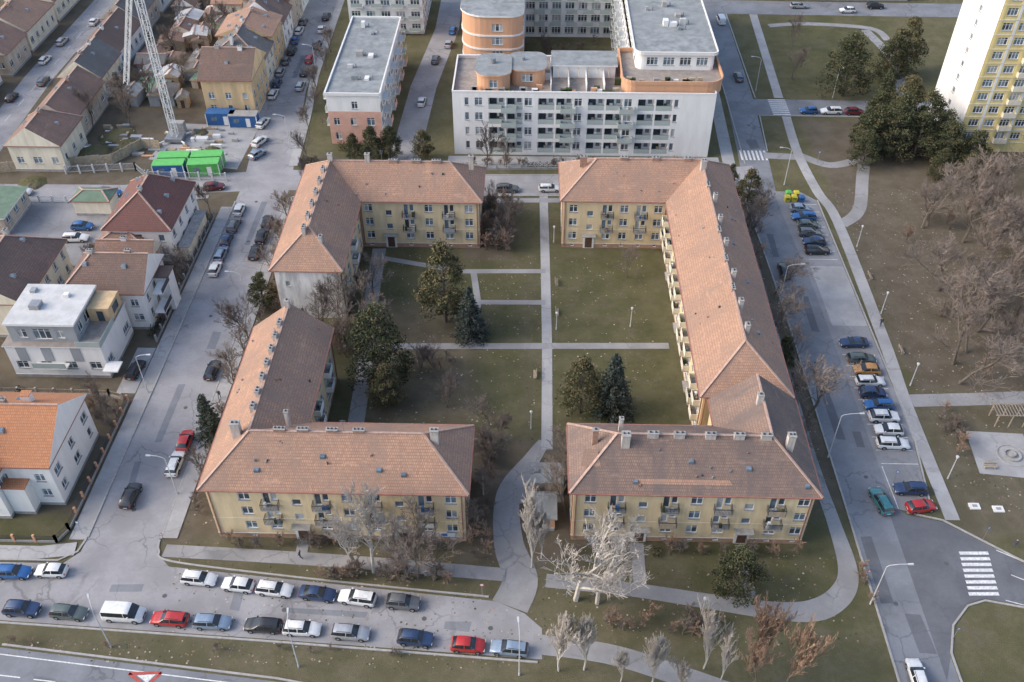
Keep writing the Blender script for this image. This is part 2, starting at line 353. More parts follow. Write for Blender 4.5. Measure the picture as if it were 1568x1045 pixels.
def skylights(mb,xs,y0,z0,slope_sign,axis,m='glass_b'):
    for x,t in xs:
        zz=z0+t*.78+.09
        if axis=='x': mb.box(x-.3,x+.3,y0+slope_sign*t-.25,y0+slope_sign*t+.25,zz-.3,zz+.12,m)
        else: mb.box(y0+slope_sign*t-.25,y0+slope_sign*t+.25,x-.3,x+.3,zz-.3,zz+.12,m)
W=11.6
# south-west block
mb=MB(); ex0,ex1,ey0,ey1=-40.1,-7.0,73.4,104.0
Lroof(mb,ex0,ey0,ex1,ey1,W,1,1,Hh,RZ,'tile_orange',True,False)
wx0,wx1,wy0,wy1=ex0+.6,ex1-.6,ey0+.6,ey1-.3; ww=W-1.2
bs=[(s-wx0) for s in [-34.9+3.2*i for i in range(9)]]
P=std_facade(mb,(wx0,wy0),(wx1,wy0),bs,(1,3,5,7),(2,6))
for a,b_,m in ((26.3,28.4,'poster_white'),(28.5,30.5,'poster_white')): mb.hexa([P(a,.95,0),P(a,.95,.08),P(b_,.95,.08),P(b_,.95,0),P(a,1.8,0),P(a,1.8,.08),P(b_,1.8,.08),P(b_,1.8,0)],m)
mb.face([P(26.5,1.1,.085),P(27.2,1.1,.085),P(27.2,1.65,.085),P(26.5,1.65,.085)],'poster_red'); mb.face([P(28.7,1.1,.085),P(29.5,1.1,.085),P(29.5,1.65,.085),P(28.7,1.65,.085)],'poster_blue')
std_facade(mb,(wx1,wy0),(wx1,wy0+ww),[2.8,7.6])
std_facade(mb,(wx1,wy0+ww),(wx0+ww,wy0+ww),bays(wx1-wx0-ww,6),(1,4))
std_facade(mb,(wx0+ww,wy0+ww),(wx0+ww,wy1),bays(wy1-wy0-ww,5),(1,3),style='trim_white')
std_facade(mb,(wx0+ww,wy1),(wx0,wy1),[2.8,7.6]); std_facade(mb,(wx0,wy1),(wx0,wy0),bays(wy1-wy0,8))
for x in (-30.5,-27.6,-24,-20.7): chimney(mb,x,79.3,RZ,1.4,.5,.4,'chim_brick')
chimney(mb,-11.4,79.0,RZ-1.0,1.0,.7,1.9); chimney(mb,-36,79.6,RZ-1,1.1,.8,1.9); chimney(mb,-30.2,82,RZ-1.5,.5,.5,2.1)
for i in range(7): chimney(mb,-34.7,83.2+2.7*i,RZ,.5,1.1,.5,'chimney')
chimney(mb,-34.3,103.2,RZ,.6,.7,1.2)
skylights(mb,[(-33,2),(-25,3.4),(-18,2.2),(-15,1.8)],ey0,Hh,1,'x'); vents(mb,-35,-12,ey0,1,Hh,'x',14); vents(mb,84,103,ex0,1,Hh,'y',8); vents(mb,88,103,ex0+W,-1,Hh,'y',8); antenna(mb,-22.5,79.2,RZ); antenna(mb,-34.3,96,RZ); mb.obj('apartment_building')
# north-west block
mb=MB(); ox,oy=-40.9,149.0
Lroof(mb,ox,oy,-8.4,117.4,W,1,-1,Hh,RZ,'tile_orange',True,True)
x0,y1=ox+.6,oy-.6; xE=-9.0; yS=118.0
std_facade(mb,(x0+ww,y1-ww),(xE,y1-ww),bays(xE-x0-ww,6,1.6,1.8),(2,4),(1,),wm='wall_yellow')
std_facade(mb,(xE,y1-ww),(xE,y1),[2.8,7.6]); std_facade(mb,(xE,y1),(x0,y1),bays(xE-x0,9))
P,_=wall(mb,(x0,yS),(x0+ww,yS),0,Hh-.05,[(1.5,2.2,6.5,7.5,'win')],'wall_stain')
std_facade(mb,(x0+ww,yS),(x0+ww,y1-ww),bays(y1-ww-yS,5,3,2),(2,),style='trim_white')
std_facade(mb,(x0,y1),(x0,yS),bays(y1-yS,8))
for y in (122.5,126,129.5,133,136.5,140): chimney(mb,ox+W/2-.6,y,RZ-.3,.55,1.1,.8)
for x,h in ((-28.5,1.5),(-10.5,1.3),(-35,1.4)): chimney(mb,x,143.3,RZ-.2,.8,.7,h)
for x in (-24,-20,-16.5): chimney(mb,x,143.1,RZ,1.5,.5,.35,'chim_brick')
chimney(mb,-33,121.4,RZ-2.2,.5,.8,1.6); vents(mb,-34,-12,oy-W,1,Hh,'x',12); vents(mb,120,136,ox+W,-1,Hh,'y',7); antenna(mb,-26,143.2,RZ)
mb.obj('apartment_building')
# north-east block
mb=MB(); ox,oy=35.7,150.6; W3=12.6; ww3=W3-1.2
Lroof(mb,ox,oy,5.0,90.8,W3,-1,-1,Hh+.2,RZ+.4,'tile_orange',True,True)
x1,y1=ox-.6,oy-.6; xW=5.6; yS=91.4
std_facade(mb,(xW,y1-ww3),(x1-ww3,y1-ww3),bays(x1-ww3-xW,6,1.8,1.6),(2,4),(1,)); std_facade(mb,(x1,y1),(xW,y1),bays(x1-xW,9)); std_facade(mb,(xW,y1),(xW,y1-ww3),[2.8,8.4])
std_facade(mb,(x1,yS),(x1,y1),bays(y1-yS,17),(2,5,8,11,14))
bb=bays(y1-ww3-yS,14,2,2.2)
std_facade(mb,(x1-ww3,y1-ww3),(x1-ww3,yS),bb,tuple(i for i in range(14) if i%4!=3),(3,7,11),style='wall_cream')
std_facade(mb,(x1-ww3,yS),(x1,yS),[2.8,8.4])
xr=ox-W3/2
for y,h in ((131.9,1.2),(126,.9),(119.6,.9),(111.8,.9),(105,.9),(99.5,1.0)): chimney(mb,xr+.6,y,RZ,.6,.8,h+.2)
for y in (136,123,115.5,108.5): chimney(mb,xr,y,RZ+.4,.5,1.4,.3,'chim_brick')
for x in (9,16,21.5,27): chimney(mb,x,144.2,RZ,1.2,.5,.75,'chim_brick')
chimney(mb,29.3,141.5,RZ,.9,.9,1.9)
skylights(mb,[(130,3),(122,4),(113,3.2),(101,3.6)],35.7,Hh,-1,'y'); vents(mb,9,26,oy-W3,1,Hh,'x',10); vents(mb,96,134,ox-W3,1,Hh,'y',20); vents(mb,96,140,ox,-1,Hh,'y',14); antenna(mb,xr,117,RZ+.4); antenna(mb,xr,102,RZ+.4)
mb.obj('apartment_building')
# south-east block
mb=MB(); ox,oy=35.8,74.0
Lroof(mb,ox,oy,5.2,90.9,W,-1,1,Hh,RZ,'tile_mix',True,False)
x1,y0=ox-.6,oy+.6; xW=5.8
P=std_facade(mb,(xW,y0),(x1,y0),[2.1+3.27*i for i in range(9)],(1,3,5,7),(2,6)); std_facade(mb,(x1,y0),(x1,90.8),bays(16.2,5)); std_facade(mb,(xW,y0+ww),(xW,y0),[2.8,7.6])
std_facade(mb,(x1-ww,y0+ww),(xW,y0+ww),bays(x1-ww-xW,5)); wall(mb,(x1-ww,90.8),(x1-ww,y0+ww),0,Hh-.05,[],'wall_yellow')
for x in (15.4,18.6,22.4,25.9,29.2): chimney(mb,x,79.6,RZ,1.3,.5,.45,'chimney')
chimney(mb,12,78.8,RZ-1,1.0,.9,2.0); chimney(mb,32.2,79.4,RZ-1.3,.9,.8,2.0); chimney(mb,8.4,80,RZ-1.5,.7,.5,1.9,'chim_brick'); chimney(mb,11.6,81.5,RZ-1,.5,.5,1.9); chimney(mb,29.5,86,RZ,.7,.7,1.0)
skylights(mb,[(13.2,1.2),(34,1.0),(20,3.2),(27,2.6)],oy,Hh,1,'x'); vents(mb,11,30,oy,1,Hh,'x',16); antenna(mb,20.5,79.7,RZ)
for xa,xb,ta,tb in ((13,25,1.0,1.5),(6.6,9,2.6,4.2)): mb.face([(xa,oy+ta,Hh+ta*.7759+.02),(xb,oy+ta,Hh+ta*.7759+.02),(xb-.4,oy+tb,Hh+tb*.7759+.02),(xa+.3,oy+tb,Hh+tb*.7759+.02)],'tile_orange')
mb.obj('apartment_building')
# ------------------------------------------------------------ generic houses
def rroof(mb,x0,x1,y0,y1,z,zr,axis,h0,h1,rm,gw='wall_white',fas='trim_red'):
    if axis=='x':
        h=(y1-y0)/2; a=(x0+(h*.8 if h0 else 0),(y0+y1)/2,zr); b_=(x1-(h*.8 if h1 else 0),(y0+y1)/2,zr)
        mb.face([(x0,y0,z),(x1,y0,z),b_,a],rm);mb.face([(x1,y1,z),(x0,y1,z),a,b_],rm)
        mb.face([(x0,y1,z),(x0,y0,z),a],rm if h0 else gw);mb.face([(x1,y0,z),(x1,y1,z),b_],rm if h1 else gw)
        if h0: cap(mb,(x0,y0,z),a);cap(mb,(x0,y1,z),a)
        if h1: cap(mb,(x1,y0,z),b_);cap(mb,(x1,y1,z),b_)
    else:
        h=(x1-x0)/2; a=((x0+x1)/2,y0+(h*.8 if h0 else 0),zr); b_=((x0+x1)/2,y1-(h*.8 if h1 else 0),zr)
        mb.face([(x1,y0,z),(x1,y1,z),b_,a],rm);mb.face([(x0,y1,z),(x0,y0,z),a,b_],rm)
        mb.face([(x0,y0,z),(x1,y0,z),a],rm if h0 else gw);mb.face([(x1,y1,z),(x0,y1,z),b_],rm if h1 else gw)
        if h0: cap(mb,(x0,y0,z),a);cap(mb,(x1,y0,z),a)
        if h1: cap(mb,(x0,y1,z),b_);cap(mb,(x1,y1,z),b_)
    cap(mb,a,b_)
    mb.extr([(x0,y0),(x1,y0),(x1,y1),(x0,y1)],z-.22,z-.003,fas)
def hwalls(mb,x0,x1,y0,y1,z1,wm,st=2.9,base=.9,plinth='concrete',dens=3.2,ww_=1.25):
    for p0,p1 in (((x0,y0),(x1,y0)),((x1,y0),(x1,y1)),((x1,y1),(x0,y1)),((x0,y1),(x0,y0))):
        L=math.hypot(p1[0]-p0[0],p1[1]-p0[1]); n=max(2,int(L/dens)); rs=[]
        z=base+1
        while z+1.5<z1:
            for s in bays(L,n,1.7,1.7):
                w=ww_*R.choice([.8,1,1,1.3])/2; rs.append((s-w,s+w,z,z+1.4,'win'))
            z+=st
        P,_=wall(mb,p0,p1,.6,z1,rs if L>5 else [],wm); wall(mb,p0,p1,0,.6,[],plinth)
        mb.beam(P(0,.62,.03),P(L,.62,.03),.05,.06,'trim_white')
def house(x0,x1,y0,y1,ez,rz,axis='y',h0=False,h1=False,wm='wall_white',rm='tile_brown',name='house',ch=2,dorm=0,extra=None):
    mb=MB(); hwalls(mb,x0,x1,y0,y1,ez-.2,wm); o=.5
    rroof(mb,x0-o,x1+o,y0-o,y1+o,ez,rz,axis,h0,h1,rm,wm)
    for i in range(ch):
        cm=R.choice(['chimney','wall_white','chim_brick','chim_brick'])
        if axis=='y': chimney(mb,(x0+x1)/2+R.uniform(-1,1),y0+(y1-y0)*(i+.6+.3*R.random())/(ch+.4),rz-.4,.6,.9,.9,cm)
        else: chimney(mb,x0+(x1-x0)*(i+.6+.3*R.random())/(ch+.4),(y0+y1)/2+R.uniform(-1,1),rz-.4,.9,.6,.9,cm)
    for i in range(dorm):
        t=R.uniform(.25,.6)
        for sgn in (-1,1):
            if axis=='y':
                hw=(x1-x0)/2+o; x=(x0+x1)/2+sgn*hw*t; z=rz-(rz-ez)*t; y=y0+(y1-y0)*(i+.5)/dorm
                mb.box(x-.4,x+.4,y-.35,y+.35,z-.5,z+.22,'wall_grey'); mb.box(x-.33,x+.33,y-.28,y+.28,z+.22,z+.27,'glass_b')
            else:
                hw=(y1-y0)/2+o; y=(y0+y1)/2+sgn*hw*t; z=rz-(rz-ez)*t; x=x0+(x1-x0)*(i+.5)/dorm
                mb.box(x-.35,x+.35,y-.4,y+.4,z-.5,z+.22,'wall_grey'); mb.box(x-.28,x+.28,y-.33,y+.33,z+.22,z+.27,'glass_b')
    if extra: extra(mb)
    if R.random()<.5: antenna(mb,(x0+x1)/2,(y0+y1)/2,rz,1.6)
    return mb.obj(name)
def xv1(mb):
    hwalls(mb,-77,-67.5,76.2,84,7.6,'wall_white'); rroof(mb,-77.5,-67.0,75.7,86,7.8,12.0,'y',True,False,'tile_bright','wall_white')
    mb.box(-66.4,-65.2,86.2,87.2,10.2,12.7,'wall_white'); mb.box(-66.5,-65.1,86.1,87.3,12.7,12.8,'tile_bright')
    hwalls(mb,-67.4,-64.6,77.0,78.7,5.2,'wall_white'); mb.box(-67.6,-64.4,76.8,78.8,5.2,5.35,'tile_bright')
    for y,z in ((84.9,8.6),(82,8.6),(87.5,8.6)): mb.box(-61.3,-61.27,y-.5,y+.5,z,z+1.2,'glass_b'); mb.box(-61.3,-61.28,y-.6,y+.6,z-.1,z+1.3,'frame_white')
house(-74,-61.3,78.6,91.2,8,12.6,'x',False,False,'wall_white','tile_bright','white_villa',1,1,xv1)
mb=MB(); hwalls(mb,-78,-63.5,103,113.5,6.2,'wall_white',dens=3.6,ww_=1.7)
mb.extr([(-78.2,102.8),(-63.3,102.8),(-63.3,113.7),(-78.2,113.7)],6.21,6.4,'trim_white','terrace')
for p0,p1 in [((-77,104),(-67,104)),((-67,104),(-67,113)),((-67,113),(-77,113)),((-77,113),(-77,104))]:
    wall(mb,p0,p1,6.4,9.6,[(1.2,2.6,7.1,8.7,'win'),(3.6,6.2,6.9,8.8,'win'),(7,8.2,7.1,8.7,'win')],'wall_grey')
mb.extr([(-77.3,103.7),(-66.7,103.7),(-66.7,113.3),(-77.3,113.3)],9.6,9.95,'trim_white','flatroof_light')
mb.box(-74.5,-73,107,108.6,9.95,10.7,'steel'); mb.box(-70.5,-69.7,110,110.8,9.95,10.5,'trim_white'); mb.box(-76,-75.2,111,112,9.95,10.4,'wall_grey')
mb.box(-66.9,-63.6,108.8,113.2,6.41,8.9,'wall_ochre'); mb.box(-65.6,-64.6,108.76,108.79,6.5,8.4,'glass_a'); mb.box(-63.59,-63.56,110,112,7,8.4,'glass_a')
mb.box(-63.5,-61.2,101.2,103.5,2.9,3.1,'trim_white'); mb.box(-74,-69,101.6,103,2.9,3.05,'trim_white'); mb.beam((-74,101.65,3.6),(-69,101.65,3.6),.05,1,'railglass')
# grey front panels between the ground-floor windows
for x in (-76.4,-72.6,-68.2): mb.box(x,x+1.5,102.94,102.985,3.4,6.0,'wall_grey')
for (a,b_) in (((-67,102.85,6.9),(-63.4,102.85,6.9)),((-63.35,102.85,6.9),(-63.35,108.7,6.9))): mb.beam(a,b_,.05,1,'railglass')
mb.obj('modern_house')
def xv3(mb):
    for i,z in enumerate((3,6)):
        mb.box(-59.8,-58.1,115+i,118.6+i,z,z+.18,'trim_white'); mb.beam((-58.14,115+i,z+.6),(-58.14,118.6+i,z+.6),.06,.9,'darkmetal')
    mb.box(-60.6,-58.4,119.6,122.4,0,6.6,'wall_white'); mb.box(-60.8,-58.2,119.4,122.6,6.6,6.8,'tile_brown')
house(-73,-60.6,114.4,124.2,7.6,11.6,'x',True,False,'wall_white','tile_brown','house',2,2,xv3)
house(-91,-78.5,112,128.5,7.2,11.6,'y',False,True,'wall_cream','tile_brown','house',2,2)
house(-72.6,-63.6,126.8,130.6,5.2,7.4,'x',False,False,'wall_cream','tile_redbrown','house',1,0)
def xv5(mb):
    hwalls(mb,-73.6,-66.8,130.6,134,5.4,'wall_cream'); rroof(mb,-74,-66.4,130.2,135,5.6,7.2,'y',True,False,'tile_redbrown','wall_white')
    mb.box(-61.2,-59.6,133,144,0,3.0,'wall_cream'); mb.box(-61.3,-59.3,132.8,144.2,3,3.15,'concrete')
house(-72.6,-61.6,132,146.5,7.4,12,'y',True,True,'wall_white','tile_maroon','house',2,3,xv5)
house(-110,-95,112,127,6,9.5,'x',False,False,'wall_cream','tile_brown','house',1,1)
house(-98,-86,86,98,6.5,10,'x',False,False,'wall_white','tile_redbrown','house',1,1)
mb=MB(); hwalls(mb,-106,-95,140,150,3.6,'wall_tan'); mb.extr([(-106.4,139.6),(-94.6,139.6),(-94.6,150.4),(-106.4,150.4)],3.6,3.85,'trim_white','greenroof'); mb.obj('commercial_building')
mb=MB(); hwalls(mb,-85,-78.2,146.5,150.6,3.3,'wall_cream'); rroof(mb,-85.3,-77.9,146.1,151,3.4,4.4,'x',True,True,'greenroof'); mb.obj('garage')
house(-70.1,-59.5,184.1,197,9.2,13.4,'x',False,False,'wall_ochre','tile_brown','yellow_house',2,1)
y=197.2
for i,(l,wm,rm) in enumerate([(10,'wall_cream','tile_grey'),(11,'wall_ochre','tile_orange'),(10,'wall_white','tile_mix'),(12,'wall_tan','tile_orange'),(12,'wall_white','tile_orange'),(14,'wall_cream','tile_brown')]):
    house(-71.5+R.uniform(-1,1),-60.2,y,y+l,7.6+R.uniform(-.8,1.4),11.6+R.uniform(-.5,1.2),'y',i==0,False,wm,rm,'row_house',2,2); y+=l+.1
for (x0,x1,y0,y1,e,r,ax,wm,rm) in [(-102.8,-92.5,161.8,173,6,10,'y','wall_cream','tile_redbrown'),(-103,-94,173.2,190,5.4,9,'y','wall_tan','tile_redbrown'),(-104,-95,192,204,5.6,9.4,'y','wall_cream','tile_grey'),
    (-105,-96,206,222,5.2,8.8,'y','wall_white','tile_brown'),(-106,-97,224,238,5.4,9,'y','wall_tan','tile_grey'),(-132,-121,203,214,5.5,9,'y','wall_tan','tile_redbrown'),(-133,-121.5,216,232,5.5,9.4,'y','wall_cream','tile_orange'),(-134,-122,183,200,5.2,8.6,'y','wall_white','tile_brown'),(-128,-120,160,176,5.4,8.8,'y','wall_cream','tile_grey'),
    (-134,-122,234,250,5.5,9.4,'y','wall_cream','tile_redbrown'),(-106,-97,240,252,5.4,9,'y','wall_white','tile_orange'),(-89,-84,222,227,3,4.6,'y','wall_tan','tile_redbrown'),(-82,-75,236,246,4.5,7.5,'x','wall_cream','tile_orange'),(-92,-86,205,210,2.8,4,'x','wall_grey','tile_grey'),(-80,-76,206,211,2.8,3.8,'y','wall_tan','tile_grey'),(-93,-88,238,245,3,5,'y','wall_white','tile_redbrown')]:
    house(x0,x1,y0,y1,e,r,ax,False,R.random()<.3,wm,rm,'small_house',R.randint(1,2),1)
# ------------------------------------------------------------ white modern block
def rnd(x0,x1,y0,y1,r,n=5):
    r=[min(q,(x1-x0)/2-.01,(y1-y0)/2-.01) for q in (r if isinstance(r,tuple) else (r,)*4)]
    out=[]
    for (cx,cy,a0,q) in ((x0+r[0],y0+r[0],180,r[0]),(x1-r[1],y0+r[1],270,r[1]),(x1-r[2],y1-r[2],0,r[2]),(x0+r[3],y1-r[3],90,r[3])):
        if q<.1: out.append((cx,cy)); continue
        for i in range(n+1):
            t=math.radians(a0+90*i/n); out.append((cx+q*math.cos(t),cy+q*math.sin(t)))
    return out
def parapet(mb,poly,z,h,t,m):
    n=len(poly)
    for i in range(n):
        a=poly[i];b_=poly[(i+1)%n]; mb.beam((a[0],a[1],z+h/2),(b_[0],b_[1],z+h/2),t,h,m)
def roofgear(mb,x0,x1,y0,y1,z,n):
    for i in range(n):
        x=R.uniform(x0,x1);y=R.uniform(y0,y1);a=R.uniform(.25,.8);b_=R.uniform(.25,.8)
        mb.box(x-a,x+a,y-b_,y+b_,z,z+R.uniform(.4,1.3),R.choice(['steel','trim_white','concrete','flatroof_light']))
        mb.cyl(x+1.2,y,z,z+.9,.13,.13,'steel',6)
def bandwall(mb,poly,z0,z1,wm,st=3.1,wl=2.2,closed=True):
    n=len(poly)
    for i in range(n if closed else n-1):
        a=poly[i];b_=poly[(i+1)%n]; L=math.hypot(b_[0]-a[0],b_[1]-a[1]); rs=[]
        if L>1.6:
            k=max(1,int(L/3.2)); w=min(wl,L*.75)/2
            z=z0+1
            while z+1.7<z1:
                for q in range(k): rs.append((L*(q+.5)/k-w,L*(q+.5)/k+w,z,z+1.6,'win'))
                z+=st
        wall(mb,a,b_,z0,z1,rs,wm)
mb=MB()
X0,X1,Y0,Y1=-15.8,35.8,170.6,185
rs=[]; s=2.4
for k in ['n','w','L','L','w','L','L','w','L','L','w','L','L','n']:
    w={'w':1.5,'L':3.2,'n':.8}[k]
    if s+w>46.5: break
    for fl in range(4):
        z=.5+3.2*fl
        rs.append((s,s+w,z+(.1 if k=='L' else .9),z+2.55,'log' if k=='L' else 'win'))
    s+=w+(.35 if k=='L' else 1.2)
P,L=wall(mb,(X0,Y0),(X1,Y0),0,13.9,rs,'wall_white')
for a,b_,w in (((X1,Y0),(X1,Y1+2),'wall_white'),((X0,Y1+2),(X0,Y0),'wall_white'),((X1,Y1+2),(X0,Y1+2),'wall_white')):
    Ln=math.hypot(b_[0]-a[0],b_[1]-a[1]); r2=[]
    for fl in range(4):
        for q in bays(Ln,int(Ln/4.2),3,3): r2.append((q-1.1,q+1.1,.6+3.2*fl+.4,.6+3.2*fl+2.4,'win'))
    wall(mb,a,b_,0,13.9,r2,w)
mb.face([(X0,Y0,13.2),(X1,Y0,13.2),(X1,Y1+2,13.2),(X0,Y1+2,13.2)],'terrace')
parapet(mb,[(X0+.1,Y0+.1),(X1-.1,Y0+.1),(X1-.1,Y1+1.9),(X0+.1,Y1+1.9)],13.75,.3,.3,'trim_white')
for s0 in (11.1,22.8,34.3):
    for fl in range(1,4): balcony(mb,P,s0,.5+3.2*fl,3.0,1.3,'railglass')
pv=rnd(-11,-4.5,171.6,181,2.2); bandwall(mb,pv,13.2,16.6,'wall_orange'); mb.extr(rnd(-11.3,-4.2,171.3,181.3,2.4),16.6,16.95,'wall_orange','flatroof')
pv=rnd(-4.6,2.4,174.5,182.5,2.0); bandwall(mb,pv,13.2,16.4,'wall_orange'); mb.extr(rnd(-4.9,2.7,174.2,182.8,2.2),16.4,16.7,'wall_orange','flatroof')
mb.cyl(-8,177,16.95,17.9,.6,.6,'steel',8); mb.cyl(-2,179,16.7,17.3,.4,.4,'steel',8)
pv=rnd(17.5,37.2,171.4,186.5,(2.4,3.2,.05,.05)); bandwall(mb,pv,13.3,15.4,'wall_orange',wl=1); mb.face([(p[0],p[1],15.1) for p in pv],'terrace'); parapet(mb,pv,15.4,.7,.25,'wall_orange')
tp=rnd(20.5,36,178.5,240,(1.5,.8,.05,.05)); bandwall(mb,tp,15.1,18.4,'wall_white'); mb.extr(rnd(20.0,36.6,178.0,240.2,(1.8,1,.05,.05)),18.4,18.8,'trim_white','flatroof'); parapet(mb,rnd(20.1,36.5,178.1,240.1,(1.8,1,.05,.05)),18.8,.25,.25,'trim_white')
roofgear(mb,22.5,34.5,183,236,18.8,14)
for q in range(14): 
    x=R.uniform(18.5,36); mb.box(x-.5,x+.5,172.8,173.3,15.1,15.6+R.random()*.6,R.choice(['hedge','wood','trim_white','concrete']))
for x in (3.5,7,10.5,14): mb.box(x,x+.15,172,184,13.2,15,'wall_white')
for q in range(30):
    x=R.uniform(-15,17); y=R.choice([171.6,171.6,R.uniform(172,184)]); mb.box(x-.6,x+.6,y-.3,y+.3,13.2,13.9+R.random()*.7,R.choice(['hedge','wood','concrete','wall_orange','trim_white','hedge']))
mb.box(4,16.5,178.5,184.5,13.2,15.8,'wall_white'); mb.extr(rnd(3.6,16.9,178,185,.05),15.8,16.05,'trim_white','flatroof')
for x in range(5,17,2): mb.beam((x,174.5,15.3),(x,178.5,15.3),.1,.1,'wood')
bandwall(mb,[(20,187),(36,187),(36,240),(20,240)],0,15.1,'wall_white')
for fl in range(1,5):
    for yy in range(190,236,5): mb.box(18.6,20,yy,yy+3,3.1*fl,3.1*fl+.15,'trim_white'); mb.beam((18.65,yy,3.1*fl+.7),(18.65,yy+3,3.1*fl+.7),.05,1,'railglass'); mb.box(36,37.3,yy,yy+3,3.1*fl,3.1*fl+.15,'trim_white'); mb.beam((37.25,yy,3.1*fl+.7),(37.25,yy+3,3.1*fl+.7),.05,1,'railglass')
bandwall(mb,[(-2.5,228),(20,228),(20,240),(-2.5,240)],0,16,'wall_white'); mb.extr([(-2.7,227.8),(20.2,227.8),(20.2,240.2),(-2.7,240.2)],16,16.3,'trim_white','flatroof')
for fl in range(1,5):
    for xx in range(0,18,4): mb.box(xx,xx+2.6,226.8,228,3.1*fl,3.1*fl+.15,'trim_white'); mb.beam((xx,226.85,3.1*fl+.7),(xx+2.6,226.85,3.1*fl+.7),.05,1,'railglass')
op=rnd(-16,-2.4,200,240,(5.5,3,.05,.05),7); bandwall(mb,op,0,16.6,'wall_orange',wl=2.4)
for z in (2.9,6,9.1,12.2): parapet(mb,rnd(-16.05,-2.35,199.95,239.9,(5.5,3,.05,.05),7),z,.35,.3,'trim_white')
mb.extr(rnd(-16.3,-2.1,199.7,240,(5.6,3.2,.05,.05),7),16.6,17,'trim_white','flatroof'); roofgear(mb,-13,-5,206,236,17,6)
mb.obj('modern_apartment_building')
mb=MB(); x0,x1,y0,y1=-41.6,-30.8,174.2,212
wall(mb,(x0,y0),(x1,y0),0,7.4,[(1,2.2,1,2.6,'win'),(1,2.2,4.3,5.9,'win'),(7.8,9.4,1,2.8,'win'),(7.8,9.4,4.3,6,'win'),(4.4,5.6,4.3,5.9,'win')],'wall_pink'); wall(mb,(x0,y0),(x1,y0),7.4,11,[(5,6.2,8,9.6,'win')],'wall_white')
bandwall(mb,[(x1,y0),(x1,y1)],0,11,'wall_white',closed=False); bandwall(mb,[(x0,y1),(x0,y0)],0,11,'wall_white',closed=False); wall(mb,(x1,y1),(x0,y1),0,11,[],'wall_white')
mb.extr([(x0-.3,y0-.3),(x1+.3,y0-.3),(x1+.3,y1),(x0-.3,y1)],11,11.2,'trim_white','flatroof'); parapet(mb,[(x0-.15,y0-.15),(x1+.15,y0-.15),(x1+.15,y1-.15),(x0-.15,y1-.15)],11.2,.4,.3,'trim_white')
roofgear(mb,x0+3,x1-3,y0+4,y1-4,11.2,7)
for fl in (1,2,3):
    for yy in (177,184,191,198,205):
        mb.box(x1,x1+1.5,yy,yy+3.4,3*fl-.4,3*fl-.22,'trim_white'); mb.beam((x1+1.45,yy,3*fl+.3),(x1+1.45,yy+3.4,3*fl+.3),.06,1,'wall_pink' if fl<2 else 'railglass'); mb.box(x0-1.2,x0,yy,yy+3,3*fl-.4,3*fl-.22,'trim_white'); mb.beam((x0-1.15,yy,3*fl+.3),(x0-1.15,yy+3,3*fl+.3),.06,1,'railglass')
mb.obj('flat_roofed_apartment_building')
mb=MB(); bandwall(mb,[(-46,229),(-27.5,229),(-27.5,250),(-46,250)],0,15,'wall_white')
for fl in range(0,5):
    for xx in (-45,-40,-35,-31): mb.box(xx,xx+2.8,227.7,229,3*fl+1,3*fl+1.16,'trim_white'); mb.beam((xx,227.75,3*fl+1.6),(xx+2.8,227.75,3*fl+1.6),.05,1,'green_paint' if fl%2 and xx<-39 else 'railglass')
mb.extr([(-46.3,228.7),(-27.2,228.7),(-27.2,250),(-46.3,250)],15,15.3,'trim_white','flatroof'); mb.obj('flat_roofed_apartment_building')
# tower
mb=MB(); tx0,tx1,ty0,ty1=86.7,122,174.2,191
rs=[]
for fl in range(12):
    z=2.2+2.85*fl
    for k in range(11):
        s=1.2+k*3.1; rs.append((s,s+1.9,z+.75,z+2.2,'win'))
P,L=wall(mb,(tx0,ty0),(tx1,ty0),0,37,rs,'wall_tower')
for fl in range(13): mb.beam(P(0,2.1+2.85*fl,.05),P(L,2.1+2.85*fl,.05),.09,.2,'wall_cream')
for k in range(12): mb.beam(P(.55+k*3.1,2,.04),P(.55+k*3.1,37,.04),.5,.06,'wall_white' if k%2 else 'wall_tower')
for fl in range(12):
    for k in (2,5,8): balcony(mb,P,2.15+k*3.1,2.4+2.85*fl,2.6,1.0,'wall_cream')
wall(mb,(tx0,ty1),(tx0,ty0),0,37,[(7.8,9,3.2+2.85*f,4.4+2.85*f,'win') for f in range(11)],'wall_white')
wall(mb,(tx1,ty0),(tx1,ty1),0,37,[],'wall_white'); wall(mb,(tx1,ty1),(tx0,ty1),0,37,[],'wall_white')
mb.extr([(tx0-.2,ty0-.2),(tx1+.2,ty0-.2),(tx1+.2,ty1+.2),(tx0-.2,ty1+.2)],37,37.6,'trim_white','flatroof'); mb.obj('tower_block')
mb=MB(); hwalls(mb,63,100,253,262,4,'wall_grey'); mb.extr([(62.5,252.5),(100.5,252.5),(100.5,262.5),(62.5,262.5)],4,4.3,'trim_white','flatroof'); mb.obj('shop_building')
mb=MB(); hwalls(mb,.6,4.6,81.6,84.6,2.9,'wall_tan'); mb.extr([(.3,81.3),(4.9,81.3),(4.9,84.9),(.3,84.9)],2.9,3.1,'concrete','flatroof'); mb.box(1.4,2.4,81.56,81.59,.1,2.1,'steel'); mb.box(1,1.6,83,83.6,3.1,3.5,'steel'); mb.obj('transformer_hut')
mb=MB(); hwalls(mb,.5,3.7,75.9,79.8,2.6,'wall_orange'); mb.extr([(.2,75.6),(4,75.6),(4,80.1),(.2,80.1)],2.6,2.8,'concrete','flatroof'); mb.box(1,1.9,75.86,75.89,.1,2.1,'poster_white'); mb.obj('garage')
